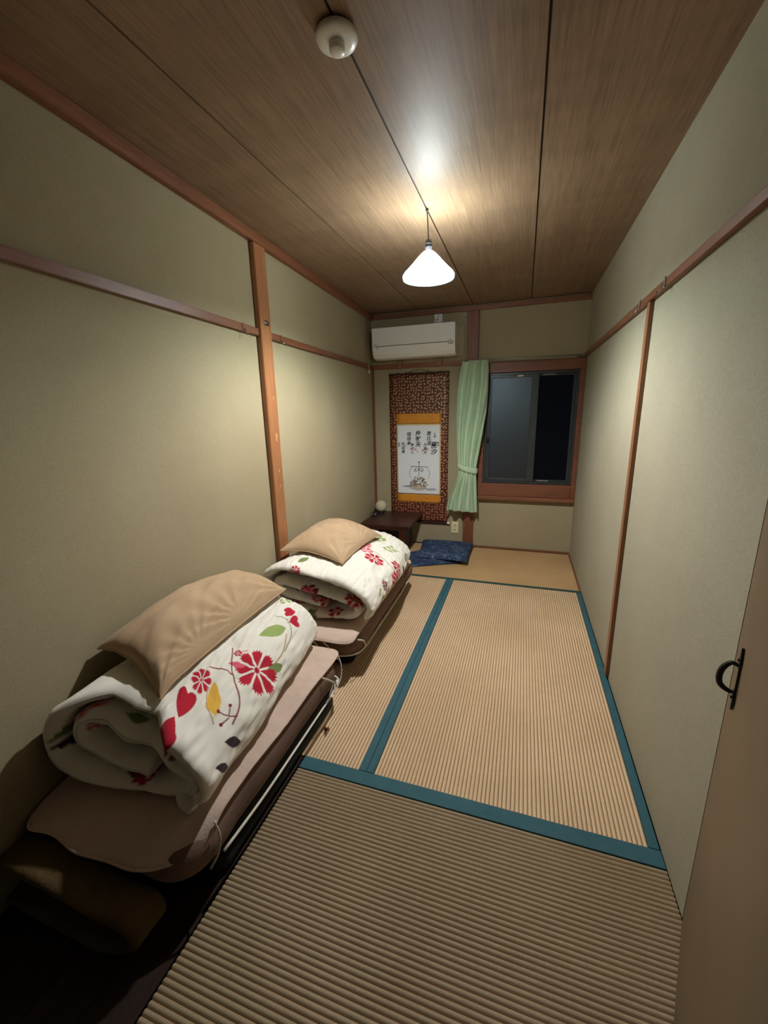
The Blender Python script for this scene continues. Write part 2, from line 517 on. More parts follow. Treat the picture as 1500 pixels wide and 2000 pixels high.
edging(mt, W - 0.0335, W - 0.004, m0 + 0.058, m1 - 0.004, M['teal'])
mt = rib_mat(0.01, W - 0.012, m1 + 0.031, D - 0.03, 'X', M['tatami_far'], depth=0.0014)
edging(mt, 0.01, W - 0.012, m1, m1 + 0.030, M['dkteal'])
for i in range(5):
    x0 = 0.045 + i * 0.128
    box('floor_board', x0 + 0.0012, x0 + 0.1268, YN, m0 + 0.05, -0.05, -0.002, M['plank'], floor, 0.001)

# trims
struct(left_prism('trim_1', YN, D - 0.001, 0.001, 0.030, 2.198, H - 0.001, M['rail_y'], bevel=0.002))      # left ceiling beam
struct(box('trim_2', 0.035, W - 0.001, D - 0.026, D - 0.001, 2.200, 2.240, M['rail_x'], bevel=0.002))      # back ceiling beam
YP0, YP1 = 2.010, 2.118
struct(left_prism('trim_3', YN, YP0 - 0.002, 0.001, 0.020, KZ, KZ + 0.036, M['rail_y'], bevel=0.002))       # left rail near
struct(left_prism('trim_4', YP1 + 0.002, D - 0.001, 0.001, 0.020, KZ, KZ + 0.036, M['rail_y'], bevel=0.002))
struct(box('trim_5', 0.024, 0.930, D - 0.022, D - 0.001, KZ - 0.003, KZ + 0.040, M['rail_x'], bevel=0.002))  # back rail
struct(box('trim_6', W - 0.020, W - 0.001, 1.02, D - 0.024, KZ + 0.008, KZ + 0.038, M['rail_y'], bevel=0.002))  # right rail
post = left_prism('trim_7', YP0, YP1, 0.001, 0.030, 0.001, 2.196, M['post'], bevel=0.003)                    # left post
struct(post)
struct(box('trim_8', 0.932, 1.034, D - 0.034, D - 0.001, 0.001, 2.198, M['rail_z'], bevel=0.003))            # back post
struct(box('trim_9', 0.001, 0.022, D - 0.020, D - 0.001, 0.001, KZ - 0.006, M['rail_z'], bevel=0.002))       # corner strip
struct(box('trim_10', W - 0.017, W - 0.001, 2.068, 2.108, 0.022, KZ + 0.006, M['batten'], bevel=0.002))      # right batten
struct(box('baseboard_back', 1.036, W - 0.008, D - 0.024, D - 0.001, 0.0, 0.014, M['rail_x'], bevel=0.001))
struct(box('baseboard_right', W - 0.010, W - 0.001, m1 + 0.0, D - 0.002, -0.004, 0.008, M['rail_y'], bevel=0.001))
# knots on the left post
for kz, kr in ((1.43, 0.006), (1.22, 0.009), (1.20, 0.006), (1.02, 0.006), (0.93, 0.005)):
    bm = bmesh.new(); lathe(bm, [(kr, 0), (kr * 0.9, 0.0010), (0, 0.0014)], 14)
    bmesh.ops.transform(bm, matrix=Matrix.Translation((lx(2.07) + 0.0293, 2.075 + 0.5 * kr, kz)) @ Matrix.Rotation(math.pi / 2, 4, 'Y') @ Matrix.Diagonal((2.2, 1, 1, 1)), verts=bm.verts)
    obj('knot', bm, M['knot'], post, True)
# nail cover plate on the post
xp = lx(2.08) + 0.0305
pl = box('nail_plate', xp, xp + 0.004, 2.050, 2.090, 1.808, 1.834, M['steel'], post, 0.001)
bm = bmesh.new(); lathe(bm, [(0.006, 0), (0.005, 0.004), (0, 0.006)], 14)
bmesh.ops.transform(bm, matrix=Matrix.Translation((xp + 0.004, 2.062, 1.822)) @ Matrix.Rotation(math.pi / 2, 4, 'Y'), verts=bm.verts)
obj('screw_head', bm, M['steel'], pl, True)

# ================================================================= WINDOW
win = bpy.data.objects.new('window_1', None); COL.objects.link(win); struct(win)
ww = M['window_wood']
box('head_board', 1.066, W - 0.002, D - 0.040, D + 0.02, 1.662, 1.748, ww, win, 0.002)
box('jamb_board', 1.890, W - 0.002, D - 0.040, D + 0.02, 0.537, 1.660, ww, win, 0.002)
box('jamb_board', 1.066, 1.108, D - 0.040, D + 0.02, 0.660, 1.660, ww, win, 0.002)
box('bottom_board', 1.066, 1.888, D - 0.040, D + 0.02, 0.537, 0.656, ww, win, 0.002)
box('sill', 1.056, W - 0.002, D - 0.056, D + 0.0, 0.500, 0.535, M['rail_x'], win, 0.003)
fr = bmesh.new()
bx(fr, 1.110, 1.888, D - 0.012, D + 0.07, 1.640, 1.659); bx(fr, 1.110, 1.888, D - 0.012, D + 0.07, 0.660, 0.676)
bx(fr, 1.110, 1.128, D - 0.012, D + 0.07, 0.676, 1.640); bx(fr, 1.872, 1.888, D - 0.012, D + 0.07, 0.676, 1.640)
obj('aluminium_frame', fr, M['alu'], win)
sash = bmesh.new()
y0, y1 = D - 0.004, D + 0.022
bx(sash, 1.129, 1.163, y0, y1, 0.677, 1.639, 0.002); bx(sash, 1.506, 1.566, y0, y1, 0.677, 1.639, 0.002)
bx(sash, 1.163, 1.506, y0, y1, 1.618, 1.639, 0.002); bx(sash, 1.163, 1.506, y0, y1, 0.677, 0.702, 0.002)
s = obj('sash', sash, M['alu'], win)
box('pane', 1.164, 1.505, D + 0.006, D + 0.011, 0.703, 1.617, M['frosted'], s)
box('sash_label', 1.385, 1.432, y0 - 0.0012, y0 - 0.0002, 1.622, 1.634, M['cream_plastic'], s)
bm = bmesh.new(); lathe(bm, [(0.012, 0), (0.012, 0.008), (0.004, 0.014), (0, 0.014)], 16)
bmesh.ops.transform(bm, matrix=Matrix.Translation((1.144, y0, 1.06)) @ Matrix.Rotation(math.pi / 2, 4, 'X') @ Matrix.Diagonal((1, 2.2, 1, 1)), verts=bm.verts)
obj('sash_lock', bm, M['iron'], s, True)
scr = bmesh.new()
y0, y1 = D + 0.030, D + 0.050
bx(scr, 1.540, 1.572, y0, y1, 0.677, 1.639); bx(scr, 1.850, 1.871, y0, y1, 0.677, 1.639)
bx(scr, 1.572, 1.850, y0, y1, 1.622, 1.639); bx(scr, 1.572, 1.850, y0, y1, 0.677, 0.694)
s = obj('screen_frame', scr, M['alu'], win)
box('insect_screen', 1.572, 1.850, D + 0.038, D + 0.039, 0.694, 1.622, M['screen'], s)
box('finger_pull', 1.60, 1.70, D + 0.020, D + 0.029, 1.628, 1.637, M['alu_grey'], s, 0.001)
box('finger_pull', 1.60, 1.70, D + 0.020, D + 0.029, 0.680, 0.690, M['alu_grey'], s, 0.001)

# ================================================================= DOOR (open, near right)
door = bpy.data.objects.new('door_1', None); COL.objects.link(door); struct(door)
dv = Vector((RB[1][0] - RB[0][0], RB[1][1] - RB[0][1], 0)); dl = dv.length; dv.normalize()
door.location = (RB[0][0] - 0.004, RB[0][1] - 0.006, 0)
door.rotation_euler = (0, 0, math.atan2(dv.y, dv.x))     # local x runs along the leaf, local +y is away from the room
M['door'] = simple('tan_door_laminate', srgb(112, 92, 68), srgb(104, 86, 63), scale=6, rough=0.5, bump=0.06, bscale=200)
box('door_leaf', 0.0, dl - 0.01, 0.0, 0.032, 0.004, 1.855, M['door'], door, 0.002)
hx = 0.130
hp = bmesh.new()
for zc, sg in ((0.853, 1), (0.779, -1)):
    pts = [(hx, zc - sg * 0.012, 0.005), (hx, zc, 0.011), (hx, zc + sg * 0.012, 0.009), (hx, zc + sg * 0.020, 0.0075), (hx, zc + sg * 0.031, 0.0015)]
    for (a, za, ra), (b, zb, rb) in zip(pts[:-1], pts[1:]):
        v = [hp.verts.new((x, y, z)) for x, z in ((a - ra, za), (a + ra, za), (b + rb, zb), (b - rb, zb)) for y in (-0.0005, -0.005)]
        for q in ((0, 2, 4, 6), (1, 7, 5, 3), (0, 1, 3, 2), (2, 3, 5, 4), (4, 5, 7, 6), (6, 7, 1, 0)):
            hp.faces.new([v[i] for i in q])
bx(hp, hx - 0.005, hx + 0.005, -0.004, -0.0005, 0.79, 0.842)
tube(hp, [(hx, -0.002, 0.845), (hx, -0.016, 0.848), (hx, -0.027, 0.832), (hx, -0.030, 0.812), (hx, -0.026, 0.796), (hx, -0.013, 0.787), (hx, -0.002, 0.787)], lambda t: 0.0032 + 0.0025 * math.sin(math.pi * t), 10)
for zc in (0.858, 0.775):
    lathe(hp, [(0.004, 0), (0.003, 0.003), (0, 0.004)], 10)
    bmesh.ops.transform(hp, matrix=Matrix.Translation((hx, -0.0045, zc)) @ Matrix.Rotation(math.pi / 2, 4, 'X'), verts=hp.verts[-21:])
hd = obj('door_handle', hp, M['iron'], door, False)
hd['label'] = 'black wrought iron pull handle'

# ================================================================= PENDANT LAMP
LX, LY = 0.985, 2.135
lamp = thing('pendant_lamp', 'lit pendant lamp with a conical ribbed glass shade hanging from the boarded ceiling', 'lamp', (LX, LY, H))
tube_obj('cord', [(-0.006, -0.008, -0.002), (-0.003, -0.004, -0.06), (0, 0, -0.128)], 0.0028, M['cord'], lamp)
bm = bmesh.new(); lathe(bm, [(0.0, 0.0), (0.006, 0.0), (0.007, -0.008), (0.003, -0.014), (0, -0.014)], 14)
bmesh.ops.transform(bm, matrix=Matrix.Translation((-0.006, -0.008, -0.001)), verts=bm.verts)
obj('ceiling_hook', bm, M['cord'], lamp, True)
bm = bmesh.new()
lathe(bm, [(0, -0.122), (0.006, -0.123), (0.014, -0.130), (0.0175, -0.140), (0.0175, -0.148), (0.0155, -0.150), (0.0175, -0.153), (0.0175, -0.162), (0.015, -0.166), (0.015, -0.184), (0.0, -0.184)], 28)
obj('socket', bm, M['black_rubber'], lamp, True)
bm = bmesh.new()
lathe(bm, [(0.0, -0.1845), (0.014, -0.1845), (0.0155, -0.188), (0.019, -0.197), (0.0, -0.1975)], 28)
obj('bulb_neck', bm, M['white_plastic'], lamp, True)
bm = bmesh.new()
lathe(bm, [(0.0, -0.1985), (0.0195, -0.1985), (0.025, -0.207), (0.0285, -0.217), (0.0295, -0.232), (0.026, -0.242), (0.018, -0.250), (0.008, -0.254), (0, -0.2545)], 28)
obj('bulb', bm, M['bulb'], lamp, True)
# shade: ribbed cone of pressed glass
bm = bmesh.new()
prof = [(0.024, -0.178), (0.034, -0.186), (0.050, -0.202), (0.070, -0.224), (0.090, -0.244), (0.108, -0.262), (0.1155, -0.2685)]
inner = [(r - 0.003, z - 0.0015) for r, z in prof[::-1]]
lathe(bm, prof + inner, 96, closed=True)
for v in bm.verts:
    a = math.atan2(v.co.y, v.co.x); r = math.hypot(v.co.x, v.co.y)
    k = 1 + 0.012 * math.cos(24 * a) * (r / 0.12)
    v.co.x *= k; v.co.y *= k
shd = obj('shade', bm, M['shade'], lamp, True)
bm = bmesh.new()
lathe(bm, [(0.1155, -0.2687), (0.121, -0.2735), (0.123, -0.281), (0.1215, -0.290), (0.1185, -0.290), (0.1195, -0.281), (0.118, -0.2755), (0.113, -0.2705)], 96, closed=True)
for v in bm.verts:
    a = math.atan2(v.co.y, v.co.x); k = 1 + 0.010 * math.cos(48 * a); v.co.x *= k; v.co.y *= k
obj('glass_skirt', bm, M['skirt'], shd, True)
bm = bmesh.new(); tube(bm, [(0.1215 * math.cos(t * math.pi / 24), 0.1215 * math.sin(t * math.pi / 24), -0.2915) for t in range(49)], 0.0018, 8, per=1)
obj('rim', bm, M['skirt'], shd, True)

# ceiling rosette / alarm near the camera
det = thing('smoke_alarm', 'round white smoke alarm on the ceiling near the camera', 'smoke alarm', (0.968, 1.160, H))
bm = bmesh.new(); lathe(bm, [(0, -0.001), (0.044, -0.001), (0.050, -0.006), (0.052, -0.014), (0.048, -0.021), (0.030, -0.024), (0, -0.024)], 48)
obj('base', bm, M['white_plastic'], det, True)
bm = bmesh.new(); lathe(bm, [(0, -0.0245), (0.020, -0.0245), (0.0195, -0.040), (0.017, -0.043), (0, -0.044)], 36)
obj('sensor_cap', bm, M['white_plastic'], det, True)

# ================================================================= AIR CONDITIONER
ac = thing('air_conditioner', 'white wall air conditioner above the hanging scroll', 'air conditioner', (0.0, D, 0.0))
AX0, AX1, AZ0, AZ1, AD = 0.082, 0.850, 1.820, 2.092, 0.205
def ac_prof(inset=0.0):
    # (y, z) outline, y negative is into the room
    return [(-0.006, AZ0 + 0.006), (-0.115, AZ0), (-0.165, AZ0 + 0.012), (-0.190, AZ0 + 0.040), (-AD, AZ0 + 0.085), (-AD, AZ1 - 0.010), (-AD + 0.012, AZ1), (-0.006, AZ1)]
def prism_yz(bm, pts, x0, x1):
    a = [bm.verts.new((x0, y, z)) for y, z in pts]; b = [bm.verts.new((x1, y, z)) for y, z in pts]
    bm.faces.new(a); bm.faces.new(b[::-1])
    for i in range(len(pts)):
        j = (i + 1) % len(pts)
        bm.faces.new((a[i], b[i], b[j], a[j]))
bm = bmesh.new(); prism_yz(bm, ac_prof(), AX0, AX1)
bmesh.ops.bevel(bm, geom=[e for e in bm.edges], offset=0.004, segments=2, affect='EDGES')
obj('body', bm, M['white_plastic'], ac)
box('front_panel', AX0 + 0.002, AX1 - 0.002, -AD - 0.008, -AD - 0.0005, AZ0 + 0.112, AZ1 - 0.006, M['white_plastic'], ac, 0.003)
bm = bmesh.new(); prism_yz(bm, [(-AD - 0.0045, AZ0 + 0.106), (-AD - 0.001, AZ0 + 0.106), (-0.1915, AZ0 + 0.041), (-0.1665, AZ0 + 0.010), (-0.1700, AZ0 + 0.008), (-0.1955, AZ0 + 0.040)], AX0 + 0.055, AX1 - 0.062)
obj('louver', bm, M['white_plastic'], ac)
box('louver_gap', AX0 + 0.010, AX1 - 0.010, -AD - 0.0006, -AD + 0.004, AZ0 + 0.1075, AZ0 + 0.1115, M['slot'], ac)
box('louver_gap', AX1 - 0.061, AX1 - 0.057, -AD - 0.002, -AD + 0.004, AZ0 + 0.086, AZ0 + 0.106, M['slot'], ac)
box('louver_gap', AX0 + 0.049, AX0 + 0.053, -AD - 0.002, -AD + 0.004, AZ0 + 0.086, AZ0 + 0.106, M['slot'], ac)
box('display_window', AX1 - 0.046, AX1 - 0.018, -AD - 0.002, -AD - 0.0002, AZ0 + 0.088, AZ0 + 0.100, M['grey_plastic'], ac)
box('badge', AX0 + 0.016, AX0 + 0.054, -AD - 0.0092, -AD - 0.0081, AZ0 + 0.121, AZ0 + 0.126, M['grey_plastic'], ac)
box('badge', AX1 - 0.058, AX1 - 0.026, -AD - 0.0092, -AD - 0.0081, AZ0 + 0.121, AZ0 + 0.126, M['grey_plastic'], ac)
gr = bmesh.new()
for i in range(16):
    gx = AX0 + 0.04 + i * 0.0435
    bx(gr, gx, gx + 0.034, -0.17, -0.03, AZ1 + 0.0002, AZ1 + 0.002)
obj('intake_grille', gr, M['grey_plastic'], ac)
box('mounting_board', AX0 + 0.02, 0.905, -0.014, -0.001, KZ + 0.075, 2.085, M['wall'], ac, 0.002)
for bxx in (0.300, 0.690):
    b = box('wall_block', bxx - 0.017, bxx + 0.017, D - 0.052, D - 0.024, KZ - 0.002, KZ + 0.068, M['batten'], None, 0.002)
    tag(b, 'small brown wooden block under the air conditioner, %s of the two' % ('left' if bxx < 0.5 else 'right'), 'block', 'blocks on the rail under the air conditioner')
plug = thing('power_plug', 'white plug and lead above the air conditioner', 'plug', (0.66, D, 2.16))
box('outlet_plate', -0.03, 0.045, -0.030, -0.0005, -0.035, 0.036, M['white_plastic'], plug, 0.003)
box('plug_body', -0.018, 0.010, -0.068, -0.031, -0.016, 0.030, M['white_plastic'], plug, 0.006)
tube_obj('lead', [(-0.004, -0.066, -0.012), (-0.002, -0.075, -0.030), (0.015, -0.060, -0.046), (0.045, -0.050, -0.050), (0.07, -0.045, -0.052)], 0.0035, M['white_plastic'], plug)
bm = bmesh.new(); lathe(bm, [(0, 0), (0.007, 0.001), (0.006, 0.008), (0, 0.012)], 14)
bmesh.ops.transform(bm, matrix=Matrix.Translation((0.905, D - 0.001, 2.175)) @ Matrix.Rotation(math.pi / 2, 4, 'X'), verts=bm.verts)
tag(obj('wall_hook', bm, M['white_plastic'], None, True), 'tiny white hook on the wall left of the back post', 'hook')

# ================================================================= HANGING SCROLL
scroll = thing('hanging_scroll', 'hanging scroll with treasure ship painting and calligraphy on brown brocade', 'scroll', (0, D, 0))
SX0, SX1, SZ0, SZ1 = 0.185, 0.772, 0.235, 1.690
def wavy_sheet(name, x0, x1, z0, z1, y, th, mat, parent, nx=14, nz=40, amp=0.0015):
    xs = np.linspace(x0, x1, nx); zs = np.linspace(z0, z1, nz)
    X, Z = np.meshgrid(xs, zs, indexing='ij')
    Yd = y + amp * np.sin(Z * 9 + 0.6) + 0.6 * amp * vnoise(X * 6, Z * 3, 2.0)
    F = np.stack([X, Yd, Z], -1).reshape(-1, 3); B = F.copy(); B[:, 1] += th
    n = nx * nz; V = np.concatenate([F, B])
    q = []
    for i in range(nx - 1):
        for j in range(nz - 1):
            a = i * nz + j
            q.append((a, a + nz, a + nz + 1, a + 1)); q.append((n + a, n + a + 1, n + a + nz + 1, n + a + nz))
    for i in range(nx - 1):
        a, b = i * nz, (i + 1) * nz
        q.append((a, n + a, n + b, b)); a += nz - 1; b += nz - 1; q.append((a, b, n + b, n + a))
    for j in range(nz - 1):
        a, b = j, j + 1
        q.append((a, b, n + b, n + a)); a += (nx - 1) * nz; b += (nx - 1) * nz; q.append((a, n + a, n + b, b))
    return link_obj(name, build_np(bpy.data.meshes.new(name), V, q), mat, parent)
wavy_sheet('brocade_backing', SX0, SX1, SZ0, SZ1, -0.020, 0.002, M['brocade'], scroll)
OX0, OX1 = 0.252, 0.700
wavy_sheet('silk_band', OX0, OX1, 1.222, 1.322, -0.0235, 0.001, M['orange_silk'], scroll, 10, 8, 0.0003)
wavy_sheet('silk_band', OX0, OX1, 0.436, 0.514, -0.0235, 0.001, M['orange_silk'], scroll, 10, 8, 0.0003)
wavy_sheet('gold_strip', OX0, OX1, 0.516, 1.220, -0.0232, 0.001, M['pale_gold'], scroll, 8, 20, 0.0003)

# the painted paper: print held as point colours on a fine grid
PX0, PX1, PZ0, PZ1 = 0.264, 0.688, 0.526, 1.206
nx, nz = 190, 300
xs = np.linspace(PX0, PX1, nx); zs = np.linspace(PZ0, PZ1, nz)
X, Z = np.meshgrid(xs, zs, indexing='ij')
u = (X - PX0) / (PX1 - PX0); v = (Z - PZ0) / (PZ1 - PZ0)       # 0..1 from left, from bottom
Cc = np.ones((nx, nz, 3)) * np.array(srgb(216, 218, 220)[:3])
def blend(mask, col, a=1.0):
    m = np.clip(mask, 0, 1)[..., None] * a
    Cc[:] = Cc * (1 - m) + np.array(col[:3]) * m
asp = (PZ1 - PZ0) / (PX1 - PX0)
vv = v * asp
def seg(x0, y0, x1, y1, w, col, a=1.0, soft=0.004):
    dx, dy = x1 - x0, y1 - y0
    t = np.clip(((u - x0) * dx + (vv - y0) * dy) / (dx * dx + dy * dy + 1e-9), 0, 1)
    d = np.hypot(u - x0 - t * dx, vv - y0 - t * dy)
    blend(1 - (d - w) / soft, col, a)
def arcl(cx, cy, rx, ry, a0, a1, w, col, a=1.0, n=14):
    P = [(cx + rx * math.cos(a0 + (a1 - a0) * i / n), cy + ry * math.sin(a0 + (a1 - a0) * i / n)) for i in range(n + 1)]
    for p, q in zip(P[:-1], P[1:]): seg(*p, *q, w, col, a)
def blob(cx, cy, rx, ry, col, a=1.0, soft=0.25):
    d = np.sqrt(((u - cx) / rx) ** 2 + ((vv - cy) / ry) ** 2) + 0.22 * vnoise(u * 26, vv * 26, 5.0)
    blend((1 - d) / soft, col, a)
inkc, greyc, redc, tanc = srgb(62, 52, 46), srgb(120, 118, 128), srgb(142, 70, 58), srgb(196, 182, 156)
A = asp
# grey washes of water either side of the hull
blob(0.27, A * 0.105, 0.17, A * 0.016, greyc, 0.75); blob(0.80, A * 0.068, 0.15, A * 0.020, srgb(140, 136, 150), 0.75)
blob(0.52, A * 0.075, 0.26, A * 0.012, greyc, 0.7)
# hull and treasure heap
blob(0.50, A * 0.105, 0.20, A * 0.055, tanc, 0.9)
for i in range(80):
    a = random.random() * math.pi; r = random.random() ** 0.5
    cx_, cy_ = 0.50 + 0.215 * r * math.cos(a), A * (0.105 + 0.155 * r * math.sin(a))
    c = random.choice([redc, inkc, srgb(112, 84, 58), srgb(92, 76, 60), tanc, srgb(150, 120, 84)])
    blob(cx_, cy_, 0.014 + 0.022 * random.random(), 0.012 + 0.018 * random.random(), c, 0.8, 0.5)
for i in range(9):
    arcl(0.50 + 0.04 * (i - 4), A * (0.165 + 0.02 * math.sin(i * 2.1)), 0.035, 0.03, random.random() * 3, random.random() * 3 + 3.5, 0.003, inkc, 0.8)
for i in range(7):
    seg(0.36 + i * 0.05, A * 0.125, 0.41 + i * 0.028, A * 0.062, 0.003, inkc, 0.6)
arcl(0.50, A * 0.115, 0.19, A * 0.065, math.pi * 1.02, math.pi * 1.98, 0.004, inkc, 0.7)
# mast, pennant, yard, sail outline, knot ornament
seg(0.515, A * 0.26, 0.515, A * 0.455, 0.004, inkc); blob(0.515, A * 0.470, 0.022, A * 0.014, srgb(36, 34, 34))
seg(0.31, A * 0.405, 0.73, A * 0.403, 0.005, srgb(110, 96, 80))
arcl(0.40, A * 0.30, 0.115, A * 0.105, math.pi * 0.62, math.pi * 1.25, 0.003, greyc)
arcl(0.65, A * 0.30, 0.115, A * 0.105, math.pi * 0.38, -math.pi * 0.25, 0.003, greyc)
for sx in (-1, 1):
    arcl(0.515 + sx * 0.055, A * 0.362, 0.045, 0.040, 0, 2 * math.pi, 0.004, inkc, 0.75)
    arcl(0.515 + sx * 0.085, A * 0.345, 0.028, 0.026, 0.5, 5.2, 0.003, inkc, 0.75)
# vermilion seals among the writing
for sx, sy, sw in ((0.43, 0.655, 0.030), (0.60, 0.640, 0.026), (0.72, 0.660, 0.028), (0.48, 0.625, 0.022), (0.54, 0.725, 0.020), (0.20, 0.715, 0.022), (0.30, 0.66, 0.018)):
    d = np.maximum(abs(u - sx), abs(vv - A * sy))
    blend(((sw - d) / 0.008), srgb(196, 74, 76), 0.75)
    blend((0.005 - abs(d - sw * 0.55)) / 0.004, srgb(220, 200, 196), 0.5)
V = np.stack([X, np.full_like(X, -0.0245), Z], -1).reshape(-1, 3)
me = grid_mesh('painted_paper', V, nx, nz, False, Cc.reshape(-1, 3))
pp = link_obj('painted_paper', me, M['painting'], scroll)
sm = pp.modifiers.new('s', 'SOLIDIFY'); sm.thickness = 0.0006; sm.offset = -1 if False else 1
# brush calligraphy: seven names in columns with two date columns
def writing(text, cx, ztop, size, bold=0.015, line=1.02):
    cu = bpy.data.curves.new('tmp', 'FONT'); cu.body = '\n'.join(text); cu.size = size; cu.space_line = line
    cu.align_x = 'CENTER'; cu.align_y = 'TOP'; cu.offset = bold * size; cu.resolution_u = 2; cu.shear = 0.12
    to = bpy.data.objects.new('tmp', cu); COL.objects.link(to)
    bpy.context.view_layer.update()
    me = bpy.data.meshes.new_from_object(to)
    bpy.data.objects.remove(to); bpy.data.curves.remove(cu)
    me.transform(Matrix.Translation((cx, -0.0258, ztop)) @ Matrix.Rotation(math.pi / 2, 4, 'X'))
    me.name = 'calligraphy'; me.materials.clear()
    return link_obj('calligraphy', me, M['ink'], scroll)
def pu(x): return PX0 + x * (PX1 - PX0)
def pv(y): return PZ0 + y * (PZ1 - PZ0)
writing('\u798f\u7984\u5bff', pu(0.27), pv(0.905), 0.044)
writing('\u5f01\u8ca1\u5929', pu(0.49), pv(0.925), 0.054, 0.025)
writing('\u6075\u6bd4\u9808', pu(0.75), pv(0.915), 0.046, 0.02)
writing('\u4e03\u798f', pu(0.885), pv(0.895), 0.024)
writing('\u5e03\u888b\u5c0a', pu(0.13), pv(0.760), 0.038)
writing('\u5bff\u8001\u4eba', pu(0.35), pv(0.745), 0.036)
writing('\u5927\u9ed2\u5929', pu(0.66), pv(0.750), 0.038)
writing('\u6bd8\u6c99', pu(0.865), pv(0.765), 0.064, 0.020)
writing('\u5949\u62dd', pu(0.030), pv(0.755), 0.022)
writing('\u5949\u62dd', pu(0.965), pv(0.765), 0.024, 0.02)
bm = bmesh.new(); lathe(bm, [(0, 0), (0.011, 0), (0.011, SX1 - SX0 + 0.0), (0, SX1 - SX0)], 20)
bmesh.ops.transform(bm, matrix=Matrix.Translation((SX0, -0.020, SZ0 - 0.004)) @ Matrix.Rotation(math.pi / 2, 4, 'Y'), verts=bm.verts)
rl = obj('roller', bm, M['lacquer'], scroll, False)
for xe in (SX0 - 0.026, SX1 + 0.001):
    bm = bmesh.new(); lathe(bm, [(0, 0), (0.012, 0), (0.0135, 0.004), (0.0135, 0.021), (0.012, 0.025), (0, 0.025)], 20)
    bmesh.ops.transform(bm, matrix=Matrix.Translation((xe, -0.020, SZ0 - 0.004)) @ Matrix.Rotation(math.pi / 2, 4, 'Y'), verts=bm.verts)
    k_ = obj('roller_knob', bm, M['cream_plastic'], scroll, True); k_['label'] = 'ivory coloured roller knob'
box('top_rod', SX0 - 0.004, SX1 + 0.004, -0.026, -0.014, SZ1 - 0.002, SZ1 + 0.010, M['lacquer'], scroll, 0.003)
tube_obj('hanging_cord', [(SX0 + 0.16, -0.020, SZ1 + 0.008), (0.478, -0.022, SZ1 + 0.040), (SX1 - 0.16, -0.020, SZ1 + 0.008)], 0.0018, M['cord'], scroll, 6)
bm = bmesh.new(); tube(bm, [(0.478, D - 0.001, KZ - 0.02), (0.478, D - 0.014, KZ - 0.021), (0.478, D - 0.024, KZ - 0.016), (0.478, D - 0.025, KZ - 0.006)], 0.0015, 6)
# small ties hanging over the top of the scroll
for sx in (0.27, 0.40, 0.56, 0.68):
    box('top_loop', sx, sx + 0.012, -0.028, -0.012, SZ1 + 0.0105, SZ1 + 0.016, M['cord'], scroll)
bm.free()

# ================================================================= CURTAIN AND ROD
rod = thing('curtain_rod', 'thin metal curtain rod above the window', 'curtain rod', (0, D, 0))
tube_obj('pole', [(0.905, -0.105, 1.768), (W - 0.004, -0.105, 1.766)], 0.0055, M['alu_grey'], rod)
for px_ in (1.00, 1.86):
    box('bracket', px_ - 0.007, px_ + 0.007, -0.099, -0.036, 1.760, 1.774, M['alu_grey'], rod, 0.001)
cur = thing('curtain', 'mint green curtain gathered and tied back left of the window', 'curtain', (0, D, 0))
prof = [(1.770, 0.912, 1.135), (1.66, 0.890, 1.140), (1.50, 0.872, 1.140), (1.33, 0.868, 1.128), (1.15, 0.870, 1.106), (1.00, 0.876, 1.086),
        (0.88, 0.884, 1.068), (0.80, 0.892, 1.056), (0.765, 0.896, 1.054), (0.725, 0.886, 1.060), (0.65, 0.862, 1.066), (0.55, 0.826, 1.072), (0.45, 0.795, 1.076), (0.385, 0.782, 1.078)]
zs_ = np.array([p[0] for p in prof])[::-1]; l_ = np.array([p[1] for p in prof])[::-1]; r_ = np.array([p[2] for p in prof])[::-1]
nz, nu = 170, 150
Zc = np.linspace(0.385, 1.770, nz)
U = np.linspace(0, 1, nu)
L = np.interp(Zc, zs_, l_); R_ = np.interp(Zc, zs_, r_)
kern = np.ones(7) / 7
L = np.convolve(np.pad(L, 3, 'edge'), kern, 'valid'); R_ = np.convolve(np.pad(R_, 3, 'edge'), kern, 'valid')
UU, ZZ = np.meshgrid(U, Zc, indexing='ij')
ph = 2 * np.pi * (UU * 4.0 + 0.45 * vnoise(UU * 3, ZZ * 1.2, 3.0)) + 0.5
amp = np.interp(Zc, [0.385, 0.65, 0.77, 0.95, 1.3, 1.77], [0.036, 0.030, 0.010, 0.024, 0.034, 0.024])[None, :]
Yc = -0.125 - 0.016 * np.sin(np.pi * UU) - amp * (0.75 * np.sin(ph) + 0.25 * np.sin(2.0 * ph + 1)) + 0.004 * vnoise(UU * 9, ZZ * 7, 1.0)
Xc = L[None, :] + (R_ - L)[None, :] * UU + amp * 0.35 * np.cos(ph) * np.sin(np.pi * UU)
Zf = ZZ + (ZZ < 0.55) * 0.0 + 0.012 * (UU - 0.5) * -1 * np.clip((0.6 - ZZ) / 0.2, 0, 1) + 0.004 * np.sin(ph) * np.clip((0.6 - ZZ) / 0.2, 0, 1)
Yc = np.minimum(Yc, -0.070)
V = np.stack([Xc, Yc, Zf], -1).reshape(-1, 3)
pn = link_obj('curtain_panel', grid_mesh('curtain_panel', V, nu, nz), M['curtain'], cur)
sm = pn.modifiers.new('s', 'SOLIDIFY'); sm.thickness = 0.0014
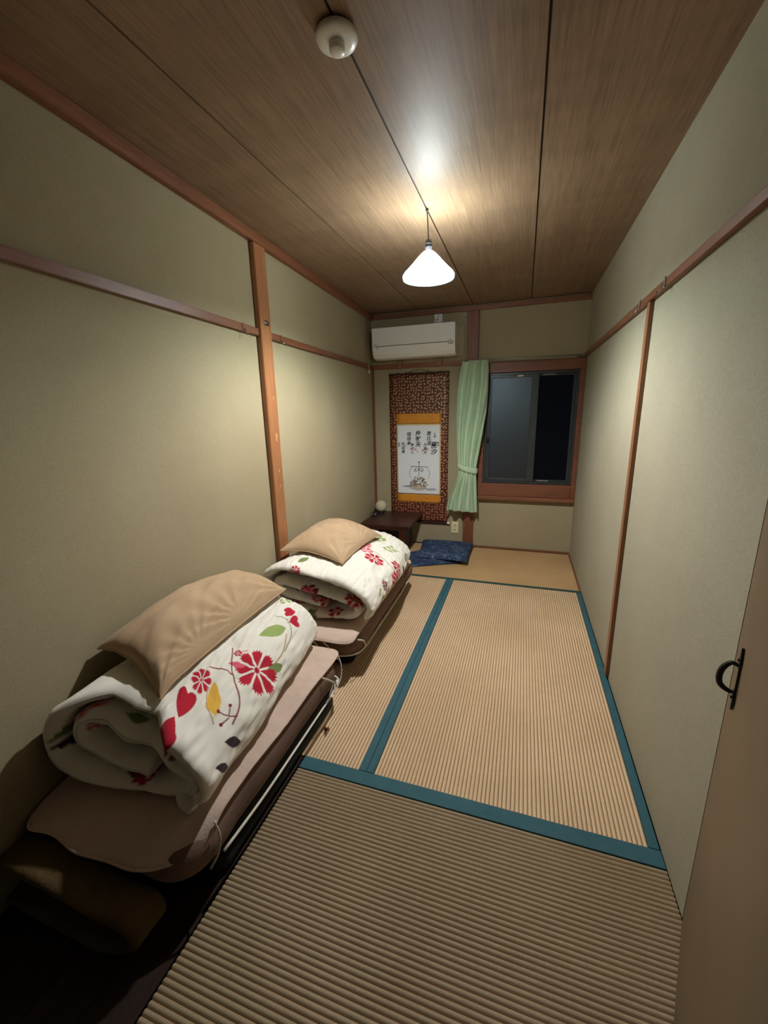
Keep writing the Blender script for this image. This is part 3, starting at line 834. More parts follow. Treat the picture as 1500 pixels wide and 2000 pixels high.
# tie band round the waist
bm = bmesh.new(); n = 40
rr = []
for i in range(n):
    a = 2 * math.pi * i / n
    cx_, cy_, cz_ = 0.975, -0.119, 0.785 + 0.012 * math.sin(a + 0.4)
    ex, ey = 0.090, 0.034
    rr.append([(cx_ + (ex + o) * math.cos(a), cy_ + (ey + o) * math.sin(a), cz_ + dz - 0.03 * math.cos(a)) for o, dz in ((0, 0), (0.003, 0.004), (0.004, 0.025), (0.003, 0.046), (0, 0.050))])
vs = [[bm.verts.new((p[0], min(p[1], -0.066), p[2])) for p in r] for r in rr]
for i in range(n):
    for j in range(4):
        bm.faces.new((vs[i][j], vs[(i + 1) % n][j], vs[(i + 1) % n][j + 1], vs[i][j + 1]))
tb = obj('tie_band', bm, M['curtain'], cur, True)
sm = tb.modifiers.new('s', 'SOLIDIFY'); sm.thickness = 0.002
for i in range(7):
    a = 0.925 + i * 0.034
    bm = bmesh.new(); tube(bm, [(a, -0.105 + 0.011 * math.cos(t * math.pi / 6), 1.767 + 0.011 * math.sin(t * math.pi / 6)) for t in range(13)], 0.0012, 6, per=1)
    obj('ring', bm, M['alu_grey'], cur, True)

# ================================================================= OUTLET, HOOKS
ot = thing('wall_outlet', 'cream double wall outlet below the curtain', 'outlet', (0.850, D, 0.187))
box('cover_plate', -0.035, 0.035, -0.008, -0.0005, -0.060, 0.060, M['cream_plastic'], ot, 0.002)
for dz in (-0.024, 0.024):
    s = box('socket_face', -0.016, 0.016, -0.0105, -0.0082, dz - 0.014, dz + 0.014, M['cream_plastic'], ot, 0.001)
    for dx in (-0.006, 0.006):
        box('slot', dx - 0.0022, dx + 0.0022, -0.0112, -0.0106, dz - 0.0075, dz + 0.0075, M['slot'], s)
def rail_hook(x, y, z, sgn, lab):
    """small clip-on hook on a picture rail; sgn +1 faces +x"""
    t = thing('rail_hook', lab, 'hook', (x, y, z), 'hooks on the picture rails')
    box('clip', min(0, sgn * 0.004), max(0, sgn * 0.004), -0.010, 0.010, 0.004, 0.040, M['alu_grey' if sgn < 0 else 'rail_z'], t, 0.001)
    tube_obj('hook_wire', [(sgn * 0.004, 0, 0.018), (sgn * 0.012, 0, 0.004), (sgn * 0.016, 0, -0.012), (sgn * 0.022, 0, -0.014), (sgn * 0.026, 0, -0.004)], 0.0018, M['steel'], t, 6)
rail_hook(lx(1.88) + 0.0205, 1.870, KZ - 0.004, 1, 'small hook on the left rail, on the camera side of the post')
rail_hook(lx(2.23) + 0.0205, 2.235, KZ - 0.004, 1, 'small hook on the left rail, on the window side of the post')
rail_hook(W - 0.0205, 1.87, KZ + 0.002, -1, 'small hook on the right rail, nearer the camera than the batten')
rail_hook(W - 0.0205, 2.22, KZ + 0.002, -1, 'small hook on the right rail, nearer the window than the batten')
pull = thing('cord_pull', 'small white cord pull hanging in the back left corner under the rail', 'cord pull', (lx(3.86) + 0.024, 3.86, KZ))
tube_obj('string', [(0, 0, 0.034), (0.001, 0, 0.01), (0.001, 0, -0.016)], 0.0022, M['white_cloth'], pull, 6)
bm = bmesh.new(); lathe(bm, [(0, -0.014), (0.005, -0.015), (0.009, -0.030), (0.009, -0.042), (0.005, -0.048), (0, -0.049)], 14)
obj('bob', bm, M['cream_plastic'], pull, True)

# ================================================================= LOW TABLE AND ITS THINGS
tbl = thing('low_table', 'dark brown low wooden table in the back left corner', 'table', (0.0, 0.0, 0.0))
TZ = 0.330
box('tabletop', 0.050, 0.525, 3.440, 3.990, TZ - 0.026, TZ, M['dark_table'], tbl, 0.003)
box('front_lip', 0.056, 0.519, 3.444, 3.458, TZ - 0.046, TZ - 0.0265, M['dark_table'], tbl, 0.002)
box('side_panel', 0.388, 0.412, 3.700, 3.975, 0.004, TZ - 0.0265, M['dark_table'], tbl, 0.002)
box('side_panel', 0.100, 0.124, 3.700, 3.975, 0.004, TZ - 0.0265, M['dark_table'], tbl, 0.002)
box('leg', 0.366, 0.412, 3.656, 3.698, 0.004, TZ - 0.0265, M['rail_z'], tbl, 0.003)
box('leg', 0.100, 0.146, 3.656, 3.698, 0.004, TZ - 0.0265, M['rail_z'], tbl, 0.003)
box('cross_rail', 0.1475, 0.3645, 3.668, 3.690, TZ - 0.075, TZ - 0.0265, M['dark_table'], tbl, 0.002)
tl_ = thing('table_lantern', 'small round cream woven lantern on the low table', 'lantern', (0.105, 3.900, TZ))
bm = bmesh.new()
pr_ = [(0, 0.012)]
for i in range(1, 60):
    a = math.pi * i / 60; r = 0.060 * math.sin(a) * (1 + 0.02 * math.cos(i * math.pi)); pr_.append((r, 0.070 - 0.058 * math.cos(a)))
pr_.append((0, 0.128))
lathe(bm, pr_, 36)
obj('woven_globe', bm, M['wicker'], tl_, True)
bm = bmesh.new(); lathe(bm, [(0, 0.0005), (0.030, 0.0005), (0.030, 0.008), (0.024, 0.016), (0, 0.016)], 24)
obj('foot', bm, M['black_rubber'], tl_, True)
hp_ = thing('table_phone', 'small black and white gadget with a coiled lead beside the lantern', 'gadget', (0.085, 3.775, TZ))
box('housing', -0.020, 0.018, -0.020, 0.020, 0.0005, 0.034, M['black_rubber'], hp_, 0.006)
box('face', 0.0, 0.014, -0.0225, -0.0205, 0.010, 0.026, M['paper_white'], hp_, 0.0005)
bm = bmesh.new(); tube(bm, [(-0.012 + 0.024 * math.cos(t), -0.034 + 0.020 * math.sin(t) * 0.6, 0.022 + 0.018 * math.sin(t)) for t in np.linspace(0, 6.0, 18)], 0.0032, 8, per=2)
obj('coiled_lead', bm, M['black_rubber'], hp_, True)

# ================================================================= CUSHIONS AND PILLOWS
def cushion_mesh(name, corners, thick, base_fn, n=56, pinch=0.05, wrinkle=0.004, power=0.42, seed=0.0, lower=0.18, crease=()):
    """closed pillow; corners (4 xy points), base_fn(x,y)->z it rests on"""
    c = [np.array(p, float) for p in corners]
    t = np.linspace(-1, 1, n)
    t = np.sign(t) * (1 - (1 - abs(t)) ** 1.35)
    U, V_ = np.meshgrid(t, t, indexing='ij')
    # concave sides so that the corners stand out as points
    Ue = U * (1 - pinch * (1 - V_ ** 2) * abs(U) ** 3); Ve = V_ * (1 - pinch * (1 - U ** 2) * abs(V_) ** 3)
    a = (1 + Ue) / 2; b = (1 + Ve) / 2
    XY = (c[0][None, None] * ((1 - a) * (1 - b))[..., None] + c[1][None, None] * (a * (1 - b))[..., None]
          + c[2][None, None] * (a * b)[..., None] + c[3][None, None] * ((1 - a) * b)[..., None])
    prof = np.clip((1 - U ** 2), 0, 1) ** power * np.clip((1 - V_ ** 2), 0, 1) ** power
    Xp, Yp = XY[..., 0], XY[..., 1]
    base = base_fn(Xp, Yp)
    edge = 1 - prof
    wr = wrinkle * (vnoise(Xp * 9 + seed, Yp * 9, seed) + 0.6 * vnoise(Xp * 24 + Yp * 12, Yp * 10, seed + 2)) * prof
    # radial creases running in from the corners
    for cu_, cv_, amp_, fr_ in crease:
        ang = np.arctan2(V_ - cv_, U - cu_); dist = np.hypot(V_ - cv_, U - cu_)
        wr = wr + amp_ * np.sin(ang * fr_ + vnoise(U * 3, V_ * 3, 9.0)) * np.exp(-(dist / 0.65) ** 2) * np.clip(dist / 0.15, 0, 1) * prof
    top = base + thick * lower * 1.0 + thick * (1 - lower) * prof + wr
    bot = base + thick * lower * edge * 0.85
    top = np.maximum(top, bot + 0.0)
    nn = n * n
    V = np.concatenate([np.stack([Xp, Yp, top], -1).reshape(-1, 3), np.stack([Xp, Yp, bot], -1).reshape(-1, 3)])
    q = []
    for i in range(n - 1):
        for j in range(n - 1):
            k = i * n + j
            q.append((k, k + n, k + n + 1, k + 1)); q.append((nn + k, nn + k + 1, nn + k + n + 1, nn + k + n))
    border = [(i, 0) for i in range(n)] + [(n - 1, j) for j in range(1, n)] + [(i, n - 1) for i in range(n - 2, -1, -1)] + [(0, j) for j in range(n - 2, 0, -1)]
    ids = [i * n + j for i, j in border]
    for p, r in zip(ids, ids[1:] + ids[:1]):
        q.append((p, nn + p, nn + r, r))
    rim = [tuple(0.5 * (V[i] + V[nn + i])) for i in ids]
    me = build_np(bpy.data.meshes.new(name), V, q)
    return me, rim

def soft_rim(bm_pts, r, n=6):
    bm = bmesh.new()
    P = bm_pts[::2] + [bm_pts[0]]
    tube(bm, P, r, n, per=1)
    return bm

flat = lambda z: (lambda x, y: np.full_like(x, z))
za2 = thing('floor_cushion', 'navy patterned floor cushion lying underneath the other, its corner poking out', 'cushion', (0, 0, 0), 'navy floor cushions')
me, rim = cushion_mesh('cushion_cover', [(0.555, 3.285), (0.99, 3.50), (0.80, 3.90), (0.435, 3.630)], 0.036, flat(0.002), power=0.3, seed=3.0, n=40)
link_obj('cushion_cover', me, M['navy'], za2)
obj('piping', soft_rim(rim, 0.0035), M['navy'], za2, True)
za1 = thing('floor_cushion', 'navy patterned square floor cushion on top, by the back post', 'cushion', (0, 0, 0), 'navy floor cushions')
me, rim = cushion_mesh('cushion_cover', [(0.600, 3.455), (1.050, 3.450), (1.045, 3.965), (0.535, 3.965)], 0.050, flat(0.036), power=0.28, seed=1.0, n=44, pinch=0.03)
link_obj('cushion_cover', me, M['navy'], za1)
obj('piping', soft_rim(rim, 0.004), M['navy'], za1, True)

# ================================================================= DUVETS (folded floral quilts)
WHITE, RED, DRED, PINK, GREEN, OLV, YEL, NAVYC, STEM = (np.array(srgb(*c)[:3]) for c in (
    (232, 228, 216), (176, 20, 44), (120, 16, 34), (214, 92, 112), (148, 168, 98), (118, 132, 78), (226, 176, 70), (48, 30, 40), (176, 150, 96)))

def petal_mask(a, b, cx, cy, r, rot, n, tooth=True, gap=0.42):
    x, y = a - cx, b - cy
    d = np.hypot(x, y); th = np.arctan2(y, x) - rot
    k = np.mod(th, 2 * np.pi / n) * n / (2 * np.pi) - 0.5
    edge = r * (1 - 0.34 * (2 * abs(k)) ** 3)
    if tooth: edge = edge * (1 + 0.06 * np.cos(k * 38))
    gapw = abs(k) > 0.5 - np.clip(gap * r * 0.16 / (d + 1e-4), 0.02, 0.4)
    return (d < edge) & (~gapw | (d < r * 0.13))
def leaf_mask(a, b, cx, cy, ln, wd, rot):
    x, y = a - cx, b - cy
    p = x * math.cos(rot) + y * math.sin(rot); q = -x * math.sin(rot) + y * math.cos(rot)
    t = np.clip(1 - (p / ln) ** 2, 0, 1)
    return (abs(p) < ln) & (abs(q) < wd * t * (1 + 0.15 * p / ln))
def dseg(a, b, P, w):
    m = np.zeros(a.shape, bool)
    for (x0, y0), (x1, y1) in zip(P[:-1], P[1:]):
        dx, dy = x1 - x0, y1 - y0
        t = np.clip(((a - x0) * dx + (b - y0) * dy) / (dx * dx + dy * dy + 1e-12), 0, 1)
        m |= np.hypot(a - x0 - t * dx, b - y0 - t * dy) < w
    return m
def paint(a, b, motifs):
    C = np.empty(a.shape + (3,)); C[:] = WHITE
    for m in motifs:
        k = m[0]
        if k == 'flower':   # cx cy r rot n colour
            C[petal_mask(a, b, *m[1:6])] = m[6]
        elif k == 'leaf':
            C[leaf_mask(a, b, *m[1:6])] = m[6]
        elif k == 'line':
            P = [tuple(p) for p in catmull(m[1], 6)]
            C[dseg(a, b, P, m[2])] = m[3]
        elif k == 'dot':
            C[np.hypot(a - m[1], b - m[2]) < m[3]] = m[4]
        elif k == 'heart':  # cx cy r rot colour
            x, y = a - m[1], b - m[2]
            p = (x * math.cos(m[4]) + y * math.sin(m[4])) / m[3]; q = (-x * math.sin(m[4]) + y * math.cos(m[4])) / m[3]
            C[((p ** 2 + q ** 2 - 0.5) ** 3 - 1.4 * p ** 2 * q ** 3) < 0] = m[5]
    return C
def sprig(cx, cy, rot, sc, col, n=4):
    sc = sc * 1.25
    out = [('line', [(cx, cy), (cx + math.cos(rot) * sc, cy + math.sin(rot) * sc), (cx + math.cos(rot) * 2 * sc, cy + math.sin(rot) * 2 * sc)], 0.0018, STEM)]
    for i in range(n):
        d = (i + 0.8) / n * 2 * sc
        for sgn in (-1, 1):
            a = rot + sgn * 0.95
            out.append(('leaf', cx + math.cos(rot) * d + math.cos(a) * sc * 0.42, cy + math.sin(rot) * d + math.sin(a) * sc * 0.42, sc * 0.36, sc * 0.20, a, col))
    return out

def quilt(name, pts, y0, y1, thick, motifs, fine_from, parent, skew=0.0, seed=0.0, s_fine=0.0027, s_coarse=0.011, y_step=0.0030, end_shift=None):
    P = np.array(catmull(pts, 24))
    for _ in range(2):
        P[1:-1] = 0.25 * P[:-2] + 0.5 * P[1:-1] + 0.25 * P[2:]
    ds = np.hypot(*np.diff(P, axis=0).T); S = np.concatenate([[0], np.cumsum(ds)]); Lt = S[-1]
    sA = np.concatenate([np.arange(0, fine_from, s_coarse), np.arange(fine_from, Lt, s_fine), [Lt]])
    sB = np.arange(0, Lt, s_coarse)[::-1]
    s_all = np.concatenate([sA, sB]); side = np.concatenate([np.ones(len(sA)), -np.ones(len(sB))])
    px = np.interp(s_all, S, P[:, 0]); pz = np.interp(s_all, S, P[:, 1])
    e = 0.008
    tx = np.interp(s_all + e, S, P[:, 0]) - np.interp(s_all - e, S, P[:, 0]); tz = np.interp(s_all + e, S, P[:, 1]) - np.interp(s_all - e, S, P[:, 1])
    ln = np.hypot(tx, tz) + 1e-9; nx_, nz_ = -tz / ln, tx / ln
    Ys = np.linspace(0, 1, int((y1 - y0) / y_step))
    rnd = 0.040 / (y1 - y0)
    dend = np.minimum(Ys, 1 - Ys)
    endk = np.sqrt(np.clip(1 - (1 - np.clip(dend / rnd, 0, 1)) ** 2, 0.0004, 1))
    tend = np.sqrt(np.clip(1 - (1 - np.clip(np.minimum(s_all, Lt - s_all) / (thick * 0.6), 0, 1)) ** 2, 0.0009, 1))
    SS, YY = np.meshgrid(s_all, Ys, indexing='ij')
    Yw = y0 + (y1 - y0) * YY
    sd = side[:, None]
    # puffs between quilting lines, and cloth wrinkles
    puff = 0.5 * thick * (0.86 + 0.14 * np.sqrt(np.abs(np.sin(np.pi * (SS / 0.21 + 0.3)) * np.sin(np.pi * (Yw / 0.23 + 0.1)))))
    wr = 0.0042 * vnoise(SS * 24 + 7 * sd + seed, Yw * 9, seed) + 0.0034 * vnoise(SS * 60 + seed, Yw * 22 + SS * 14, 5 * sd + seed) + 0.0065 * vnoise(SS * 6, Yw * 6, seed + 3)
    off = (puff + wr) * tend[:, None] * endk[None, :]
    # slow sway of the whole fold along its length
    swx = 0.010 * vnoise(Yw * 4 + seed, SS * 2.0, seed + 1); swz = 0.005 * vnoise(Yw * 4, SS * 2.0 + seed, seed + 8)
    Xw = px[:, None] + nx_[:, None] * off * sd + swx + skew * (YY - 0.0)
    Zw = pz[:, None] + nz_[:, None] * off * sd + swz
    if end_shift is not None:
        Xw, Yw2, Zw = end_shift(Xw, Yw, Zw, YY, SS)
    else:
        Yw2 = Yw
    Yw2 = Yw2 + 0.010 * vnoise(SS * 7 + seed, 0.5, 4.0) * (1 - 2 * YY) ** 3
    Zw = np.maximum(Zw, 0.2565)
    C = sum(paint(SS + a_, Yw + b_, motifs) for a_, b_ in ((-0.0007, -0.0004), (0.0004, -0.0007), (0.0007, 0.0004), (-0.0004, 0.0007))) / 4
    V = np.stack([Xw, Yw2, Zw], -1).reshape(-1, 3)
    me = grid_mesh(name, V, len(s_all), len(Ys), True, C.reshape(-1, 3))
    return link_obj(name, me, M['floral'], parent), (S, P)

far_path_raw = [(0.50, 0.345), (0.33, 0.368), (0.215, 0.415), (0.235, 0.478), (0.40, 0.440), (0.58, 0.412), (0.682, 0.365), (0.665, 0.308), (0.53, 0.281), (0.35, 0.284),
            (0.185, 0.330), (0.125, 0.430), (0.165, 0.520), (0.270, 0.562), (0.45, 0.535), (0.61, 0.492), (0.715, 0.425), (0.745, 0.350), (0.715, 0.290)]
far_path = [(x, 0.279 + (z - 0.281) * 0.88) for x, z in far_path_raw]
def path_len(pts):
    P = np.array(catmull(pts, 24)); return float(np.hypot(*np.diff(P, axis=0).T).sum())
def arc_at(pts, k):
    """arc length at control point k"""
    return path_len(pts[:k + 1])

sf = [arc_at(far_path, k) for k in range(1, len(far_path))]; SF = lambda k: ([0] + sf)[k]
a14, a15, a16, a17, a18 = SF(14), SF(15), SF(16), SF(17), SF(18)
far_motifs = []
far_motifs += sprig(a15 + 0.00, 2.52, 2.6, 0.070, GREEN, 4) + sprig(a16 - 0.02, 2.56, 0.0, 0.062, OLV, 3) + sprig(a15 + 0.02, 2.38, 1.2, 0.05, GREEN, 3)
far_motifs += sprig(a17, 2.05, 1.1, 0.045, GREEN, 3) + sprig(a16, 1.95, 0.4, 0.035, GREEN, 2)
far_motifs += [('flower', a15 + 0.02, 2.20, 0.062, 0.3, 8, RED), ('flower', a15 - 0.10, 2.36, 0.046, 0.2, 6, PINK), ('flower', a15 - 0.06, 2.28, 0.044, 1.0, 6, PINK),
               ('line', [(a15 - 0.1, 2.34), (a15, 2.30), (a16, 2.24), (a17, 2.26)], 0.0022, DRED),
               ('flower', a16 + 0.03, 2.30, 0.045, 0.3, 7, RED), ('flower', a17 + 0.01, 2.22, 0.058, 0.9, 8, RED), ('flower', a17 - 0.03, 2.06, 0.030, 0.9, 8, DRED),
               ('leaf', a17, 2.42, 0.035, 0.018, 0.7, NAVYC), ('line', [(a16, 2.40), (a17, 2.32), (a18, 2.34)], 0.002, STEM), ('leaf', a17 + 0.02, 2.60, 0.05, 0.025, 0.5, OLV)]
# scattered motifs on the inner turns that show at the folded end
rs = random.Random(11)
for k in range(34):
    s_ = rs.uniform(0.0, a14 - 0.1); y_ = rs.choice([1.80, 1.84, 1.88, 1.92, 2.1, 2.4, 2.7])
    far_motifs.append(('flower', s_, y_, rs.uniform(0.02, 0.05), rs.random() * 3, rs.choice([5, 7, 8]), [RED, DRED, RED, PINK][k % 4]) if k % 3 else ('leaf', s_, y_, 0.04, 0.017, rs.random() * 3, [OLV, NAVYC, GREEN][k % 3 if k % 2 else 1]))
def far_shift(X, Y, Z, YY, SS):
    X = X - 0.035 * np.clip((YY - 0.6) / 0.4, 0, 1) * (X > 0.45) * (X - 0.45) / 0.3
    Z = Z - 0.030 * np.clip((YY - 0.55) / 0.45, 0, 1) ** 2 * np.clip((Z - 0.3) / 0.25, 0, 1)
    return X, Y, Z
duv_far = thing('folded_duvet', 'white floral duvet folded on the far bedding', 'duvet', (0, 0, 0), 'folded floral duvets')
quilt('duvet_cover', far_path, 1.800, 2.760, 0.040, far_motifs, SF(13) - 0.1, duv_far, seed=1.0, end_shift=far_shift)

near_path = [(0.155 + (x - 0.10) * 0.785 + (0.012 if x > 0.6 else 0), 0.279 + (z - 0.281) * 0.80) for x, z in far_path_raw]
sn = [0] + [arc_at(near_path, k) for k in range(1, len(near_path))]
N = lambda k, d=0.0: sn[k] + d
NC = N(15)      # arc length near the crest by the pillow's edge (x about 0.56)
near_motifs = [
    ('leaf', NC - 0.010, 1.305, 0.074, 0.036, 1.05, GREEN), ('line', [(NC + 0.05, 1.34), (NC + 0.085, 1.26), (NC + 0.09, 1.16)], 0.0028, STEM), ('leaf', NC + 0.10, 1.17, 0.050, 0.016, 1.2, OLV),
    ('heart', NC - 0.01, 1.475, 0.040, 2.3, RED), ('heart', NC + 0.035, 1.430, 0.036, -0.6, RED), ('line', [(NC - 0.06, 1.40), (NC + 0.01, 1.41), (NC + 0.07, 1.36), (NC + 0.09, 1.27)], 0.0022, OLV),
    ('flower', NC + 0.052, 1.095, 0.088, 0.25, 8, RED), ('dot', NC + 0.052, 1.095, 0.011, RED),
    ('leaf', NC - 0.022, 1.055, 0.038, 0.012, 0.6, PINK), ('flower', NC - 0.055, 1.10, 0.018, 0.2, 6, RED),
    ('line', [(NC - 0.10, 1.12), (NC - 0.03, 1.03), (NC + 0.03, 0.99), (NC + 0.08, 0.94), (NC + 0.10, 0.88)], 0.0026, DRED),
    ('line', [(NC - 0.10, 0.96), (NC - 0.05, 1.00), (NC - 0.01, 1.01)], 0.0024, DRED), ('line', [(NC - 0.06, 1.10), (NC - 0.03, 1.14)], 0.002, PINK),
    ('flower', NC - 0.085, 0.900, 0.046, 0.4, 8, RED), ('leaf', NC + 0.000, 0.900, 0.058, 0.024, -0.75, YEL), ('leaf', NC + 0.012, 0.885, 0.044, 0.022, -0.75, YEL),
    ('line', [(NC - 0.05, 0.91), (NC + 0.0, 0.865), (NC + 0.055, 0.835)], 0.002, STEM),
    ('heart', NC - 0.062, 0.795, 0.052, 0.6, RED), ('heart', NC - 0.040, 0.728, 0.044, 3.6, RED),
    ('line', [(NC + 0.095, 0.905), (NC + 0.07, 0.885), (NC + 0.045, 0.875)], 0.002, DRED), ('dot', NC + 0.042, 0.873, 0.006, DRED),
    ('line', [(NC + 0.075, 0.89), (NC + 0.060, 0.915)], 0.002, DRED), ('dot', NC + 0.058, 0.918, 0.006, DRED),
    ('line', [(NC + 0.080, 0.885), (NC + 0.075, 0.855)], 0.002, DRED), ('dot', NC + 0.074, 0.850, 0.006, DRED),
    ('leaf', NC + 0.135, 0.850, 0.036, 0.014, 0.9, NAVYC), ('leaf', NC + 0.155, 0.78, 0.030, 0.011, 0.9, NAVYC)]
near_motifs += sprig(NC - 0.30, 0.84, 0.4, 0.05, OLV, 3) + sprig(NC - 0.19, 0.86, 1.9, 0.05, OLV, 3) + sprig(NC - 0.14, 1.50, 0.9, 0.04, GREEN, 3)
for k in range(16):
    s_ = rs.uniform(0.2, NC - 0.45); y_ = rs.choice([0.74, 0.78, 0.84, 1.1])
    near_motifs.append(('flower', s_, y_, rs.uniform(0.02, 0.04), rs.random() * 3, 7, [RED, DRED, PINK][k % 3]) if k % 2 else ('leaf', s_, y_, 0.04, 0.017, rs.random() * 3, [OLV, NAVYC][k % 4 // 2]))
def front_w(x):
    return np.clip((x - 0.20) / 0.10, 0, 1) * np.clip((0.56 - x) / 0.10, 0, 1)
def near_shift(X, Y, Z, YY, SS):
    k = np.clip((X - 0.30) / 0.35, 0, 1)
    X = X - 0.105 * k * YY
    Z = Z - 0.012 * YY * np.clip((Z - 0.3) / 0.25, 0, 1)
    Z = Z + 0.038 * np.clip((0.38 - X) / 0.16, 0, 1) * np.clip((Z - 0.30) / 0.15, 0, 1)
    Y = Y - 0.065 * np.clip((0.45 - X) / 0.28, 0, 1) * (1 - YY) ** 2
    m = front_w(X)
    Y = Y + m * 0.45 * np.clip(Z - 0.30, 0, 1) * np.clip(1 - YY / 0.55, 0, 1)
    return X, Y, Z
duv_near = thing('folded_duvet', 'white floral duvet folded on the near bedding, with large crimson flowers and a yellow leaf', 'duvet', (0, 0, 0), 'folded floral duvets')
quilt('duvet_cover', near_path, 0.700, 1.580, 0.042, near_motifs, SF(13) - 0.2, duv_near, seed=6.0, end_shift=near_shift, s_fine=0.0023, y_step=0.0025)
# knotted corner of the near duvet with its inner tie
bm = bmesh.new()
tube(bm, [(0.560, 0.735, 0.285), (0.590, 0.716, 0.278), (0.615, 0.706, 0.268), (0.628, 0.702, 0.262)], lambda t: 0.026 - 0.016 * abs(t - 0.4), 14)
ct = obj('corner_gather', bm, M['white_cloth'], duv_near, True)

# pillows lie draped over the duvet tops
def top_of(pts, xmin, extra):
    P = np.array(catmull(pts, 12))
    P = P[len(P) * 11 // 18:]
    xs = P[:, 0]; i0 = int(np.argmin(xs)); P = P[i0:]
    i1 = int(np.argmax(P[:, 0])); P = P[:i1 + 1]
    return lambda x, y: np.interp(x, P[:, 0], np.maximum(P[:, 1], 0)) + extra
_pf = top_of(far_path, 0, 0.026)
def far_base(x, y):
    xx = np.clip(x, 0.27, 9)
    yy = np.clip((y - 1.80) / 0.96, 0, 1)
    return _pf(xx, y) - 0.030 * np.clip((yy - 0.55) / 0.45, 0, 1) ** 2
_pn = top_of(near_path, 0, 0.027)
def near_base(x, y):
    yy = np.clip((y - 0.70) / 0.88, 0, 1)
    k = np.clip((x - 0.30) / 0.35, 0, 1)
    b = _pn(np.clip(x + 0.105 * k * yy, 0.26, 9), y) - 0.010 * yy
    b = b + 0.030 * np.clip((0.38 - x) / 0.16, 0, 1) + 0.022 * np.clip((0.38 - x) / 0.16, 0, 1) * np.clip((1.5 - y) / 0.3, 0, 1)
    edge = 0.720 + 0.45 * 0.18 * front_w(x)
    drop = np.clip(edge - y + 0.06, 0, 1)
    return b - 0.5 * drop ** 1.15 * front_w(x)
pf = thing('pillow', 'tan cotton pillow lying on the far floral duvet', 'pillow', (0, 0, 0), 'tan pillows')
me, rim = cushion_mesh('pillow_case', [(0.150, 1.955), (0.545, 1.950), (0.560, 2.560), (0.135, 2.620)], 0.120, far_base, n=90, pinch=0.085, power=0.50, wrinkle=0.006, seed=2.0,
                       crease=((1, -1, 0.010, 16), (1, 0.0, 0.009, 18), (-1, -1, 0.006, 12), (1, 1, 0.008, 13)))
link_obj('pillow_case', me, M['pillow'], pf)
obj('seam', soft_rim(rim, 0.0028), M['pillow'], pf, True)
pn_ = thing('pillow', 'tan cotton pillow lying on the near floral duvet', 'pillow', (0, 0, 0), 'tan pillows')
me, rim = cushion_mesh('pillow_case', [(0.150, 0.850), (0.450, 0.800), (0.405, 1.590), (0.125, 1.560)], 0.128, near_base, n=100, pinch=0.07, power=0.45, wrinkle=0.009, seed=8.0,
                       crease=((1, 1, 0.010, 16), (1, -1, 0.008, 14), (1, 0.1, 0.009, 18), (-1, 1, 0.005, 12), (1, -0.5, 0.006, 20)))
link_obj('pillow_case', me, M['pillow'], pn_)
obj('seam', soft_rim(rim, 0.0032), M['pillow'], pn_, True)

# ================================================================= FUTON STACKS
def slab_mesh(name, x0, x1, y0, y1, z0, z1, r, corner=0.05, nx=40, ny=60, wr=0.003, seed=0.0, mat=None, parent=None, fn=None):
    """soft mattress slab: rounded edge of radius r, rounded plan corners"""
    rows = []
    prof = []
    for i in range(9):
        a = -math.pi / 2 + math.pi * i / 8
        prof.append((r * math.cos(a), math.sin(a)))
    hz = (z1 - z0) / 2; cz = (z0 + z1) / 2
    per = []
    for (cx_, cy_, a0) in ((x1 - corner, y1 - corner, 0), (x0 + corner, y1 - corner, math.pi / 2), (x0 + corner, y0 + corner, math.pi), (x1 - corner, y0 + corner, 1.5 * math.pi)):
        for i in range(8):
            a = a0 + math.pi / 2 * i / 7; per.append((cx_ + corner * math.cos(a), cy_ + corner * math.sin(a), math.cos(a), math.sin(a)))
    # densify straight sides
    dense = []
    for i, p in enumerate(per):
        q = per[(i + 1) % len(per)]; d = math.hypot(q[0] - p[0], q[1] - p[1]); m = max(1, int(d / 0.02))
        for k in range(m):
            t = k / m; dense.append(tuple(p[j] * (1 - t) + q[j] * t for j in range(4)))
    n = len(dense)
    V = []; F = []
    fr = [1.0, 0.85, 0.6, 0.3]
    cxm, cym = (x0 + x1) / 2, (y0 + y1) / 2
    rings = []
    for s in (0.0, 0.3, 0.6, 0.85): rings.append((s, -1, 0))
    for o, zz in prof: rings.append((1.0, zz, o))
    for s in (0.85, 0.6, 0.3, 0.0): rings.append((s, 1, 0))
    for s, zz, o in rings:
        for (x, y, ax, ay) in dense:
            xb, yb = x - ax * r, y - ay * r
            X_ = cxm + (xb - cxm) * s + ax * o; Y_ = cym + (yb - cym) * s + ay * o
            V.append((X_, Y_, cz + hz * zz))
    V = np.array(V)
    for k in range(len(rings) - 1):
        for i in range(n):
            j = (i + 1) % n
            F.append((k * n + i, k * n + j, (k + 1) * n + j, (k + 1) * n + i))
    V[:, 2] += wr * vnoise(V[:, 0] * 11 + seed, V[:, 1] * 11, V[:, 2] * 9) * (V[:, 2] > z0 + 0.004)
    V[:, 0] += wr * vnoise(V[:, 0] * 8, V[:, 1] * 11 + seed, V[:, 2] * 12)
    if fn is not None: V = fn(V)
    return link_obj(name, build_np(bpy.data.meshes.new(name), V, F), mat, parent)

